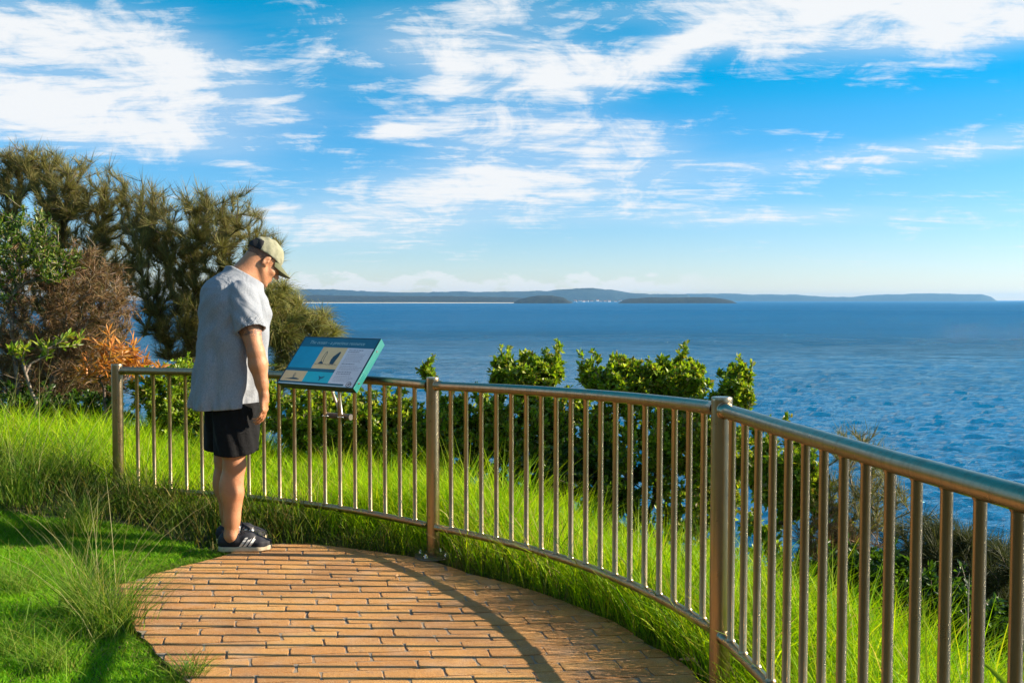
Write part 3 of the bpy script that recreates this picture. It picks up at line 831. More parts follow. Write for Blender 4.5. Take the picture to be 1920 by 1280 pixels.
# neck and head
B.cone((-.035, 0, 1.47), .085, (.0, 0, 1.52), .070, .04); B.cone((-.01, 0, 1.50), .068, tuple(H(-.035, 0, -.005)), .060, .025)
B.cone((.02, 0, 1.44), .06, tuple(H(.01, 0, -.06)), .048, .03)
B.cone(tuple(H(-.038, 0, .02)), .056, (-.045, 0, 1.495), .070, .03)
B.ell(H(-.006, 0, .045), (.098, .077, .090), .01, HM)
B.ell(H(.040, 0, -.020), (.060, .062, .085), .02, HM)
B.ell(H(.056, 0, -.070), (.036, .042, .040), .02, HM)
B.ell(H(.083, 0, -.100), (.016, .020, .016), .014, HM)
for q in (-1, 1):
    B.cone(H(.0, .058 * q, -.035), .017, H(.062, .026 * q, -.095), .015, .022)
    B.ell(H(.066, .040 * q, -.022), (.022, .022, .018), .016, HM)
    B.cone(H(.086, .012 * q, .028), .009, H(.076, .048 * q, .026), .010, .012)
    B.ell(H(.097, .031 * q, .006), (.016, .015, .011), .008, HM, sub=True)
    B.ell(H(.083, .031 * q, .006), (.0125, .0125, .0120), .003, HM)          # eyeball under closed, lowered lids
    B.cone(H(.094, .020 * q, .004), .0035, H(.090, .043 * q, .001), .003, .004)
    B.ell(H(.108, .012 * q, -.025), (.010, .009, .008), .006, HM)
    B.ell(H(.111, .007 * q, -.033), (.0035, .0035, .004), .003, HM, sub=True)
    # ear
    EM = np.stack([hf * .94 + hu * -.34 + hs * 0, hs, hu * .94 + hf * .34], 1)
    B.ell(H(-.006, .080 * q, .004), (.019, .0085, .033), .005, EM); B.ell(H(-.008, .089 * q, .007), (.011, .007, .021), .004, EM, sub=True)
    B.cone(H(.006, .078 * q, -.022), .008, H(.004, .074 * q, -.010), .008, .005)
    B.ell(H(.006, .086 * q, .000), (.004, .005, .008), .004, EM)
B.cone(H(.094, 0, .020), .009, H(.120, 0, -.022), .0115, .010)
B.ell(H(.122, 0, -.024), (.011, .012, .010), .008, HM)
B.cone(H(.094, -.016, -.056), .0075, H(.094, .016, -.056), .0075, .007); B.cone(H(.092, -.014, -.070), .008, H(.092, .014, -.070), .008, .007)
B.cone(H(.107, -.022, -.063), .0022, H(.107, .022, -.063), .0022, .003, sub=True)
# arms and hands
def arm(q):
    near = q < 0
    sh = np.array([-.035, .165 * q, 1.400]); el = np.array([.012 if near else -.03, .262 * q, 1.122]); wr = np.array([.052, .268 * q, .885])
    if not near: wr = np.array([.03, .262, .88])
    B.cone(sh, .060, sh * .5 + el * .5 + np.array([0, .004 * q, 0]), .056, .02); B.cone(sh * .5 + el * .5, .056, el, .045, .02)
    B.ell(sh * .45 + el * .55 + np.array([.014, 0, 0]), (.045, .040, .085), .02)
    B.cone(el, .046, el * .72 + wr * .28, .050, .02); B.cone(el * .72 + wr * .28, .050, el * .25 + wr * .75, .034, .02); B.cone(el * .3 + wr * .7, .034, wr, .0265, .015)
    D = np.array([.02, 0, -1.]); D /= np.linalg.norm(D)
    N = np.array([-.80, -.55 * q, 0]); N -= D * (N @ D); N /= np.linalg.norm(N)       # palm faces back and inwards
    A = np.cross(D, N) * (1 if q > 0 else -1); A /= np.linalg.norm(A)
    if A[1] * -q < 0: A = -A                                                          # towards the thumb, on the body side
    M = np.stack([A, N, D], 1)
    B.cone(wr, .0262, wr + D * .03, .028, .012)
    B.ell(wr + D * .052, (.040, .0165, .048), .012, M)
    spec = [(-.031, .040, .024, .019, .0078, 34), (-.011, .046, .029, .021, .0088, 30), (.010, .048, .031, .022, .0092, 26), (.030, .044, .027, .021, .0088, 22)]
    for off, a1, a2, a3, r, cur in spec:
        p = wr + A * off + D * (.086 - abs(off - .008) * .22); p0 = wr + A * off * .6 + D * .04
        B.cone(p0, .011, p, r + .0025, .008); th = R(cur * .75); B.ell(p - N * .003, (.0095, .0095, .0095), .005)
        for L_, dth, rr in ((a1, R(cur * .9), r), (a2, R(cur * 1.1), r * .92), (a3, R(14), r * .82)):
            dr = D * math.cos(th) + N * math.sin(th) + A * off * 1.2; dr /= np.linalg.norm(dr); p2 = p + dr * L_
            B.cone(p, rr, p2, rr * .95, .0035); p = p2; th += dth
    t0 = wr + D * .018 + A * .022 + N * .006; t1 = wr + D * .055 + A * .047 + N * .014; t2 = t1 + (D * .86 + A * .12 + N * .3) * .033; t3 = t2 + (D * .93 + N * .28) * .026
    B.cone(t0, .014, t1, .0128, .010); B.cone(t1, .0112, t2, .0102, .004); B.cone(t2, .0100, t3, .0085, .004)
    return sh, el, wr
shN, elN, wrN = arm(-1); arm(1)
# legs
def leg(q, fx, kx, ax):
    hip = np.array([-.065, .085 * q, .86]); kn = np.array([kx, .098 * q, .485]); an = np.array([ax, .105 * q, .095])
    B.cone(hip, .090, kn + np.array([0, 0, .1]), .072, .03); B.cone(kn + np.array([0, 0, .12]), .074, kn, .058, .02)
    B.ell(kn + np.array([.030, 0, .0]), (.034, .038, .050), .02)
    B.cone(kn, .060, kn * .6 + an * .4, .055, .02); B.cone(kn * .6 + an * .4, .060, kn * .2 + an * .8, .044, .02); B.cone(kn * .25 + an * .75, .042, an, .037, .02)
    B.ell(kn * .68 + an * .32 + np.array([-.020, -.002 * q, 0]), (.058, .056, .110), .02)
    B.ell(an + np.array([.0, .032 * q, -.010]), (.016, .012, .018), .01); B.ell(an + np.array([.0, -.032 * q, -.004]), (.016, .012, .018), .01)
    B.cone(an, .036, an + np.array([.040, 0, -.040]), .024, .02); B.cone(an + np.array([-.004, 0, -.015]), .032, an + np.array([-.004, 0, -.05]), .024, .02)
    return an
aN = leg(-1, 0, -.076, -.098); aF = leg(1, 0, -.084, -.066)
def b_skin(t, out):
    c = obj_co(t); n = t.noise(c, 9, 5, .6); n2 = t.noise(c, 220, 3, .6); n3 = t.noise(c, 45, 5, .6)
    col = t.mix(t.ramp(n, .35, .65), (.43, .19, .095), (.50, .24, .125))
    x, y, z = t.xyz(c)
    col = t.mix(t.m('MULTIPLY', t.ramp(n3, .50, .68), .22), col, (.40, .15, .09))
    col = t.mix(t.m('MULTIPLY', t.ramp(n2, .55, .75), .18), col, (.30, .14, .08))
    # inked band on the near upper arm, showing below the sleeve
    tz = t.m('MULTIPLY', t.ramp(z, 1.205, 1.222), t.ramp(y, -.17, -.20))
    tn = t.noise(t.mapping(c, (1, 1, 1.8)), 38, 3, .6, 1.5)
    tt_ = t.m('MULTIPLY', t.m('MULTIPLY', tz, t.ramp(z, 1.34, 1.32)), t.ramp(tn, .44, .52))
    col = t.mix(t.m('MULTIPLY', tt_, .75), col, (.05, .055, .065))
    prin(t, out, col, .48, 0, t.bump(t.m('ADD', n2, n3), .0016), .4, (.14, (1.0, .35, .18), .012))
mat('skin', b_skin)
body = link('body', B.mesh('body', 2), 'skin', man)

# stubble hair on the back and sides of the head
Hh = Field(ear0 - .18, ear0 + .16, .003)
Hh.ell(H(-.008, 0, .044), (.099, .0785, .092), .004, HM); Hh.cone(tuple(H(-.038, 0, .02)), .0572, (-.045, 0, 1.495), .0712, .02)
def local(x, y, z):
    X_, Y_, Z_ = x - ear0[0], y - ear0[1], z - ear0[2]
    return tuple(hk[0] * X_ + hk[1] * Y_ + hk[2] * Z_ for hk in (hf, hs, hu))
def hair_clip(x, y, z):
    f, s_, u = local(x, y, z)
    return np.maximum(np.maximum(f - .012 - .35 * np.maximum(u, 0), -(u + .028 - .25 * (f + .05))), u - .12)
Hh.clip(hair_clip)
def b_hair(t, out):
    c = obj_co(t); n = t.noise(c, 420, 3, .7)
    prin(t, out, t.mix(t.ramp(n, .4, .62), (.28, .13, .08), (.045, .032, .025)), .75, 0, t.bump(n, .002))
mat('stubble', b_hair)
link('hair', Hh.mesh('hair', 1), 'stubble', man)

# cap
Cp = Field(ear0 - .19, ear0 + .24, .004)
CM = HM
def cap_shape(off):
    def fn(x, y, z):
        f, s_, u = local(x, y, z)
        fold = .0022 * np.sin(s_ * 95 + f * 30) * np.clip(-(f + .01) * 18, 0, 1) + .0016 * np.sin(f * 120 + u * 60)
        k0 = np.sqrt(((f + .008) / .108) ** 2 + (s_ / .087) ** 2 + ((u - .047) / .098) ** 2) + 1e-6
        return (k0 - 1) * .093 - fold - off
    return fn
Cp.add(cap_shape(.0015), ear0 - .15, ear0 + .18, .001)
def cap_clip(x, y, z):
    f, s_, u = local(x, y, z); return -(u - .040 + .10 * (f + .0) * (f < 0) * -.35 + .06 * f * (f > 0))
Cp.clip(cap_clip); Cp.sub(cap_shape(-.006), ear0 - .15, ear0 + .18, .001)
bt_ = H(-.006, 0, .147); Cp.ell(bt_, (.008, .008, .004), .002, HM)
def b_cap(under):
    def b(t, out):
        c = obj_co(t); n = t.noise(c, 26, 4, .6); wv = t.noise(c, 600, 2, .5)
        col = t.mix(t.ramp(n, .35, .65), (.24, .245, .165), (.31, .31, .22)) if not under else t.mix(n, (.11, .12, .07), (.15, .16, .09))
        prin(t, out, col, .9, 0, t.bump(t.m('ADD', n, t.m('MULTIPLY', wv, .15)), .006), .2)
    return b
mat('cap_cotton', b_cap(False)); mat('cap_brim_cloth', b_cap(True)); simple('black_mesh', (.012, .013, .016), .9, 0, .3, 300)
cap = link('cap', Cp.mesh('cap', 1), 'cap_cotton', man)
# brim: curved plate from the front of the crown
V = []; Fc = []; nu, nv = 22, 8
for lay in (0, 1):
    for i in range(nu + 1):
        a = R(-62) + R(124) * i / nu
        for j in range(nv + 1):
            s0 = j / nv; r0f, r0s = .094, .080
            f0, sy0 = r0f * math.cos(a) - .006, r0s * math.sin(a)
            prj = .100 * max(0, math.cos(a * 1.42)) ** .55
            f_ = f0 + prj * s0; sy = sy0 * (1 + .02 * s0)
            u_ = .040 - .06 * f0 * .5 - .27 * prj * s0 - 6.0 * sy ** 2 * s0 - .8 * sy ** 2 - lay * .0035
            V.append(H(f_, sy, u_ + .009))
nn = (nu + 1) * (nv + 1)
for i in range(nu):
    for j in range(nv):
        q = (i * (nv + 1) + j, (i + 1) * (nv + 1) + j, (i + 1) * (nv + 1) + j + 1, i * (nv + 1) + j + 1)
        Fc.append(q); Fc.append(tuple(k + nn for k in q[::-1]))
rim = [i * (nv + 1) + nv for i in range(nu + 1)]
for a_, b_ in zip(rim[:-1], rim[1:]): Fc.append((a_, b_, b_ + nn, a_ + nn))
link('brim', pymesh('brim', V, Fc, True), 'cap_brim_cloth', cap)
# darker rear strap panel of the cap
Cb = Field(ear0 - .19, ear0 + .24, .004); Cb.add(cap_shape(.0032), ear0 - .15, ear0 + .18, .001)
def back_clip(x, y, z):
    f, s_, u = local(x, y, z); return np.maximum(np.maximum(-(u - .036), u - .098), f + .066)
Cb.clip(back_clip); Cb.sub(cap_shape(-.004), ear0 - .15, ear0 + .18, .001)
link('rear_panel', Cb.mesh('rear_panel', 1), 'black_mesh', cap)

# t-shirt
prof = [  # z, back px, front px, half width
    (.806, 361.5, 489, .205), (.83, 362, 490, .206), (.92, 365, 496, .203), (1.075, 371, 502, .200), (1.20, 375.5, 506, .200), (1.324, 377.5, 510, .205),
    (1.40, 378.5, 506, .205), (1.44, 379.5, 501, .198), (1.475, 383, 497, .180), (1.514, 395, 492, .130), (1.545, 408, 484, .100), (1.572, 421, 474, .080), (1.60, 432, 462, .066)]
pz = np.array([p[0] for p in prof]); pb = np.array([p[3] for p in prof])
ph_ = np.array([(p[2] - p[1]) * .00301 / 2 for p in prof]); pc = np.array([((p[2] + p[1]) / 2 - 455) * .00301 / math.cos(PSI) for p in prof])
pa = np.sqrt(np.maximum(ph_ ** 2 - (pb * math.sin(PSI)) ** 2, .003)) / math.cos(PSI)
def sn(x, y, z, f, ph): return np.sin(x * f[0] + y * f[1] + z * f[2] + ph)
def shirt_fn(off, wrinkle=True):
    def fn(x, y, z):
        cx = np.interp(z, pz, pc); a = np.interp(z, pz, pa) + off; b = np.interp(z, pz, pb) + off
        th = np.arctan2(y / b, (x - cx) / a)
        k0 = (np.abs((x - cx) / a) ** 2.2 + np.abs(y / b) ** 2.2) ** (1 / 2.2) + 1e-6
        d = (k0 - 1) * np.minimum(a, b) * 1.0
        if wrinkle:
            low = np.clip((1.38 - z) / .5, 0, 1)
            d = d + low * (.012 * np.sin(th * 6 + z * 3 + 1.3 * np.sin(z * 5)) + .005 * np.sin(th * 13 + z * 6 + 1.5 * np.sin(z * 11))) 
            d = d + .0035 * sn(x, y, z, (22, 14, 34), 1.2 + 0) * np.clip((z - .8) * 3, .3, 1) + .0022 * sn(x, y, z, (-40, 30, 48), 2 * np.sin(z * 9))
            d = d + .003 * np.clip((.92 - z) * 9, 0, 1) * np.sin(th * 24 + z * 30)
        return d
    return fn
T = Field((-.42, -.36, .76), (.30, .36, 1.64), .0056)
T.add(shirt_fn(0), (-.42, -.36, .76), (.30, .36, 1.62), .001)
def sleeve_fn(q, off, ext=0):
    sh = np.array([-.035, .150 * q, 1.430]); e = np.array([-.010, .254 * q, 1.238 - ext]); d = e - sh; L = d @ d
    def fn(x, y, z):
        t = ((x - sh[0]) * d[0] + (y - sh[1]) * d[1] + (z - sh[2]) * d[2]) / L; tc = np.clip(t, 0, 1.3)
        r = .086 - .004 * tc + off + .0035 * np.sin(t * 9 + x * 60) * np.clip(t, 0, 1) + .002 * np.sin(x * 90 + z * 70)
        vx, vy, vz = x - sh[0] - tc * d[0], y - sh[1] - tc * d[1], z - sh[2] - tc * d[2]
        return np.sqrt((vx / 1.0) ** 2 + (vy * 1.12) ** 2 + vz ** 2) - r
    def cut(x, y, z): return ((x - e[0]) * d[0] + (y - e[1]) * d[1] + (z - e[2]) * d[2]) / math.sqrt(L)
    return fn, cut
for q in (-1, 1):
    fn, cut = sleeve_fn(q, 0); fi, _ = sleeve_fn(q, -.007)
    T.add(lambda x, y, z: np.maximum(fn(x, y, z), cut(x, y, z)), (-.2, min(.05 * q, .36 * q), 1.20), (.08, max(.05 * q, .36 * q), 1.56), .012)
    T.sub(lambda x, y, z: np.maximum(fi(x, y, z), np.maximum(-cut(x, y, z) - .05, cut(x, y, z) - .03)), (-.2, min(.1 * q, .36 * q), 1.16), (.08, max(.1 * q, .36 * q), 1.45), .002)
T.clip(lambda x, y, z: np.maximum(.806 + .010 * np.sin(x * 9 + 1) + .03 * (x + .1) * -.3 - z, z - 1.60))
T.sub(shirt_fn(-.008, True), (-.42, -.36, .74), (.3, .36, .98), .002) if False else None
# neckline: plane tilted with the neck
nk = np.array([-.002, 0, 1.548]); nd = np.array([.50, 0, .866])
T.cone(tuple(nk - nd * .03 + np.array([-.005, 0, 0])), .071, tuple(nk + nd * .1), .080, .004, sub=True)
T.cone((-.022, 0, 1.50), .078, (-.006, 0, 1.535), .075, .02)
T.clip(lambda x, y, z: (x - nk[0]) * nd[0] + (y) * 0 + (z - nk[2]) * nd[2] - .012 - .2 * np.abs(y) * 0)
def b_shirt(t, out):
    c = obj_co(t)
    n = t.noise(t.mapping(c, (1, 1, .35)), 330, 4, .7); n1 = t.noise(c, 5, 4, .6, .6)
    cr = t.noise(t.mapping(c, (1, 1, .5), (0, 0, 0), (.4, .3, 0)), 6.5, 3, .5, 1.1)
    col = t.mix(t.ramp(n, .33, .68), (.20, .225, .265), (.31, .335, .375))
    prin(t, out, col, .92, 0, t.bump(t.m('ADD', t.m('MULTIPLY', cr, 1.0), t.m('MULTIPLY', n, .02)), .030, .9), .2)
mat('grey_jersey', b_shirt)
shirt = link('t_shirt', T.mesh('t_shirt', 1), 'grey_jersey', man)
# hem stitch line and collar band as sub-parts
cb = []
u_ax = np.array([0, 1., 0]); v_ax = np.cross(nd, u_ax)
ring = [tuple(nk + nd * .004 + np.array([-.004, 0, 0]) + u_ax * math.cos(a) * .0745 + v_ax * math.sin(a) * .0755) for a in [2 * math.pi * i / 40 for i in range(41)]]
tube('collar_band', ring, .0065, 'grey_jersey', shirt, 8, False)

# shorts
Sh = Field((-.36, -.30, .48), (.26, .30, .90), .0056)
for q, kx in ((-1, -.076), (1, -.080)):
    c1 = np.array([-.060, .088 * q, .90]); c2 = np.array([kx + (.012 if q < 0 else .0), .100 * q, .555])
    d_ = c2 - c1; L_ = d_ @ d_
    def fs(x, y, z, c1=c1, c2=c2, d_=d_, L_=L_, off=0.0, q=q):
        t = np.clip(((x - c1[0]) * d_[0] + (y - c1[1]) * d_[1] + (z - c1[2]) * d_[2]) / L_, 0, 1.2)
        vx, vy = x - c1[0] - t * d_[0], y - c1[1] - t * d_[1]; th = np.arctan2(vy, vx)
        r = .128 - .010 * t + off + .005 * np.sin(th * 5 + z * 14 + q) * t + .0025 * np.sin(th * 11 + z * 30)
        return (np.sqrt((vx / 1.04) ** 2 + (vy / .86) ** 2) - r) * .86
    Sh.add(fs, (-.34, -.29, .50), (.26, .29, .90), .02)
    Sh.clip(lambda x, y, z: np.maximum((.553 + .012 * np.sin(x * 14)) - z, z - .835)) if q > 0 else None
for q, kx in ((-1, -.076), (1, -.080)):
    c2 = (kx + .008, .100 * q, .56); Sh.cone((c2[0], c2[1],   .50), .078, (c2[0] - .005, c2[1], .60), .084, .004, sub=True)
def b_black(t, out):
    c = obj_co(t); n = t.noise(c, 14, 5, .6, .6); wv = t.noise(c, 500, 2, .5)
    prin(t, out, t.mix(t.ramp(n, .5, .8), (.004, .0045, .006), (.011, .012, .015)), .85, 0, t.bump(t.m('ADD', n, t.m('MULTIPLY', wv, .05)), .012), .25)
mat('black_cotton', b_black)
shorts = link('shorts', Sh.mesh('shorts', 1), 'black_cotton', man)

# shoes
simple('shoe_navy', (.010, .012, .020), .7, 0, .25, 80, .001); simple('shoe_white', (.72, .72, .70), .6); simple('shoe_sole', (.55, .46, .32), .6, 0, .15, 30); simple('shoe_lace', (.02, .02, .025), .8)
def shoe(pos, yaw):
    r = bpy.data.objects.new('shoe', None)
    U = Field((-.14, -.07, -.005), (.19, .07, .14), .003)
    def plan(off):
        def fn(x, y, z):
            def c2(x1, y1, r1, x2, y2, r2):
                d0, d1 = x2 - x1, y2 - y1; t = np.clip(((x - x1) * d0 + (y - y1) * d1) / (d0 * d0 + d1 * d1), 0, 1)
                return np.hypot(x - x1 - t * d0, y - y1 - t * d1) - (r1 + (r2 - r1) * t)
            return np.minimum(np.minimum(c2(-.083, 0, .036, .0, -.002, .037), c2(.0, -.002, .037, .095, .0, .047)), c2(.095, 0, .047, .128, .006, .038)) + off
        return fn
    pf = plan(0.0)
    sm = Field((-.14, -.07, -.005), (.19, .07, .05), .003)
    sm.add(lambda x, y, z: np.maximum(pf(x, y, z), np.maximum(.001 - z, z - (.026 - .003 * np.clip(x * 12, 0, 1) + .10 * np.clip(x - .12, 0, 1)))), (-.14, -.07, 0), (.19, .07, .04), .003)
    pu = plan(.004)
    U.cone((-.085, 0, .055), .036, (-.03, 0, .055), .040, .01); U.cone((-.03, 0, .060), .040, (.045, 0, .058), .036, .02); U.cone((.03, 0, .058), .038, (.10, 0, .030), .036, .02); U.cone((.10, 0, .028), .036, (.13, .006, .024), .030, .02)
    U.cone((-.060, 0, .075), .036, (-.045, 0, .100), .040, .015)
    U.add(lambda x, y, z: np.maximum(pu(x, y, z), np.maximum(.02 - z, z - .045)) + .002, (-.14, -.07, 0), (.19, .07, .06), .02)
    U.clip(lambda x, y, z: np.maximum(.018 - z, (z - .092) * .9 - .20 * np.clip(-x - .09, 0, 1) + .0))
    U.cone((-.060, 0, .090), .030, (-.050, 0, .14), .036, .004, sub=True)
    up = link('upper', U.mesh('upper', 1), 'shoe_navy', man)
    so = link('sole', sm.mesh('sole', 1), 'shoe_sole', up)
    # foxing line
    Vs = []; Fs = []
    # three slanted side stripes each side, laid on the upper
    a = U.a
    def surf(x, z, q):
        i = int(round((x - U.lo[0]) / U.h)); k = int(round((z - U.lo[2]) / U.h)); ys_ = range(U.n[1]) if q < 0 else range(U.n[1] - 1, -1, -1)
        for j in ys_:
            if a[i, j, k] < 0: return U.lo[1] + j * U.h
        return .03 * q
    for q in (-1, 1):
        for s_ in range(3):
            Vq = []; nseg = 7
            for j in range(nseg + 1):
                z = .0265 + .046 * j / nseg; xc = .002 + s_ * .0235 + .036 * j / nseg
                for dx in (-.0078, .0078):
                    Vq.append((xc + dx, surf(xc + dx, z, q) + q * .0026, z))
            link('side_stripe', pymesh('side_stripe', Vq, [(2 * j, 2 * j + 1, 2 * j + 3, 2 * j + 2) for j in range(nseg)]), 'shoe_white', up)
    lc = []
    for j in range(5):
        x = .005 + j * .017; zt = .098 - .0 - .48 * max(0, x - .01) 
        lc.append(tube_data([(x, -.026, zt - .010), (x + .003, 0, zt + .002), (x, .026, zt - .010)], .0028, 6))
    lc.append(tube_data([(.0, -.004, .098), (.012, -.026, .108), (.026, -.034, .094), (.010, -.012, .098)], .0022, 6)); lc.append(tube_data([(.0, .004, .098), (.016, .024, .108), (.032, .030, .092), (.010, .012, .098)], .0022, 6))
    V, Fc = join_data(lc); link('laces', pymesh('laces', V, Fc, True), 'shoe_lace', up)
    tg = [(-.004, -.016, .090), (-.004, .016, .090), (.0, -.017, .118), (.0, .017, .118), (-.006, -.015, .122), (-.006, .015, .122)]
    link('tongue', pymesh('tongue', [(x + .002 * 0, y, z) for x, y, z in tg] + [(x - .006, y, z) for x, y, z in tg], [(0, 1, 3, 2), (2, 3, 5, 4), (6, 8, 9, 7), (8, 10, 11, 9), (0, 2, 8, 6), (2, 4, 10, 8), (1, 7, 9, 3), (3, 9, 11, 5), (4, 5, 11, 10)]), 'shoe_white', up)
    up.name = 'shoe'; up.scale = (1.03, 1.16, 1.12); up.location = pos; up.rotation_euler = (0, 0, yaw)
    bpy.data.objects.remove(r); return up
shoe((aN[0] + .052, aN[1] - .0, .002), R(-20)); shoe((aF[0] + .052, aF[1], .002), R(-4))

# ------------------------------------------------------------------ grass
def pal(cols, n, r=rng):
    c = np.array(cols); i = r.integers(0, len(c), n); j = r.integers(0, len(c), n); t = r.random((n, 1))
    return (c[i] * t + c[j] * (1 - t)) * (.75 + .5 * r.random((n, 1)))
def blades(name, P, hgt, wid, bend, cols, seg=3, lean=None, spread=.35, r=rng):
    """P (N,3) roots; curved tapering strips"""
    n = len(P); a = r.random(n) * 2 * np.pi; dirx = np.stack([np.cos(a), np.sin(a)], 1)
    if lean is not None: dirx = dirx * .8 + lean; dirx /= np.maximum(np.linalg.norm(dirx, axis=1)[:, None], .3)
    fa = r.random(n) * 2 * np.pi; side = np.stack([np.cos(fa), np.sin(fa)], 1)
    tilt = r.random(n) * spread; bd = bend * (.3 + 1.2 * r.random(n))
    V = np.zeros((n, seg * 2 + 1, 3)); 
    for j in range(seg + 1):
        t = j / seg; hor = (tilt * t + bd * t * t) * hgt; ver = hgt * (t - .35 * bd * t ** 3)
        c = P + np.column_stack([dirx * hor[:, None], ver])
        if j == seg: V[:, -1] = c
        else:
            wv = (wid * (1 - t * .55) / 2)[:, None]
            V[:, 2 * j] = c + np.column_stack([side * wv, np.zeros(n)]); V[:, 2 * j + 1] = c - np.column_stack([side * wv, np.zeros(n)])
    T_ = []
    for j in range(seg - 1): T_ += [(2 * j, 2 * j + 1, 2 * j + 3), (2 * j, 2 * j + 3, 2 * j + 2)]
    T_.append((2 * seg - 2, 2 * seg - 1, 2 * seg)); T_ = np.array(T_); m = seg * 2 + 1
    Fc = (T_[None] + (np.arange(n) * m)[:, None, None]).reshape(-1, 3)
    tint = np.repeat(pal(cols, n, r), m, 0)
    return V.reshape(-1, 3), Fc, tint
def scatter(n, x0, x1, y0, y1, keep):
    P = np.column_stack([rng.uniform(x0, x1, n), rng.uniform(y0, y1, n)]); return P[keep(P)]
def on_ground(P): return np.column_stack([P, ground_z(P) - .005])
G_BRIGHT = [(.19, .38, .004), (.27, .46, .004), (.34, .49, .006), (.10, .27, .006), (.36, .42, .02)]
G_LAWN = [(.10, .29, .010), (.17, .38, .012), (.24, .44, .014), (.10, .28, .016)]
G_TUFT = [(.10, .22, .02), (.17, .29, .03), (.27, .30, .07), (.06, .16, .015)]
def lawn_keep(P):
    sd = signed(P, curve_pts); ip = in_poly(P + rng.normal(0, .014, P.shape) + (hash_noise(P, 9, 77)[:, None] - .5) * .05, edge)
    vis = np.abs(P[:, 0] / P[:, 1]) < .62
    nb = hash_noise(P, 1.7, 21) * .5
    return (~ip) & (sd < -.25 - nb * .5 - .3 * (P[:, 0] < -1.3)) & (P[:, 0] < -.3) & vis
P = scatter(330000, -4.6, -.3, 2.9, 7.2, lawn_keep); print('lawn', len(P))
hz2 = .018 + .028 * hash_noise(P, 2.2, 5) + .012 * rng.random(len(P))
V, Fc, ti = blades('lawn', on_ground(P), hz2, np.full(len(P), .0042), .6, G_LAWN, 2)
lt = pal(G_LAWN, len(P)) * (.6 + .7 * hash_noise(P, 2.3, 71))[:, None]; dm = rng.random(len(P)) < .04 + .14 * (hash_noise(P, 3.1, 73) > .72); lt[dm] = pal([(.36, .33, .12), (.28, .22, .10)], int(dm.sum())); ti = np.repeat(lt, 5, 0)
tag(link('lawn_grass', mk('lawn_grass', V, Fc, False, ti), M_grass), 'short mown green lawn left of the brick paving', 'grass', kind='stuff')
# long grass beyond the railing, and the shaggy strip along its foot
def tall_keep(P):
    sd = signed(P, curve_pts); ip = in_poly(P, edge + 0)
    crest = np.interp(P[:, 0], [-4, -2, 0, 2], [2.6, 2.2, 2.1, 1.9]); vis = (np.abs(P[:, 0] / np.maximum(P[:, 1], .5)) < .66)
    return (sd > -.30 - (.22 + .30 * hash_noise(P, 1.7, 21)) * (P[:, 0] < -1.2)) & (np.hypot(P[:, 0] + .46, P[:, 1] - 5.50) > .17) & (sd < crest + .5 * hash_noise(P, 2, 31)) & (~ip) & vis & ~((sd < .0) & (P[:, 0] > -1.0) & (sd < -.20))
P = scatter(175000, -5.6, 4.0, 1.2, 10.5, tall_keep); print('tall', len(P))
P2 = scatter(42000, -1.2, 2.4, 1.2, 6.4, lambda p: tall_keep(p) & (signed(p, curve_pts) < .95) & (signed(p, curve_pts) > .03)); P = np.concatenate([P, P2])
sdv = signed(P, curve_pts)
hh = np.interp(sdv, [-.4, -.05, .3, .9, 3], [.12, .25, .42, .48, .46]) * (.6 + .6 * hash_noise(P, 2.4, 8)) * (.75 + .5 * rng.random(len(P)))
hh = np.where((P[:, 0] < -1.15) & (sdv < .35), np.maximum(hh, (.24 + .13 * hash_noise(P, 5, 44)) * (.6 + .6 * rng.random(len(P)))) * np.clip((sdv + .75) * 2.2, .35, 1), hh)
hh = hh * np.where((P[:, 0] > -.4) & (sdv > .05) & (sdv < .8) & (rng.random(len(P)) < .3), 1.4, 1.0)
hh *= np.interp(P[:, 0], [-5, -2.5, -1, 4], [.95, .85, .95, 1.0])
def tall_tint(P, sdv):
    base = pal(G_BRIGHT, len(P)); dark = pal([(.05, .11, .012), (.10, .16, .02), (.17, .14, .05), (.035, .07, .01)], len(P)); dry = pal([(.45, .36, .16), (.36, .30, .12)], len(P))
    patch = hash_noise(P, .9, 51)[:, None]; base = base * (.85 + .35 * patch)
    m = (sdv + .1 * rng.normal(0, 1, len(P))) < .0; base[m] = dark[m]  # darker blades paint in self-shade at the railing foot, with brown thatch
    m = rng.random(len(P)) < .025 + .06 * (hash_noise(P, 1.6, 61) > .7); base[m] = dry[m]
    return base
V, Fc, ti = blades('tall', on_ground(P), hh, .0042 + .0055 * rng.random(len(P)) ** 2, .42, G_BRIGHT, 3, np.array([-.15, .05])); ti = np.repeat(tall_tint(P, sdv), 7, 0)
tag(link('long_grass', mk('long_grass', V, Fc, False, ti), M_grass), 'long bright green grass growing beyond the railing', 'grass', kind='stuff')
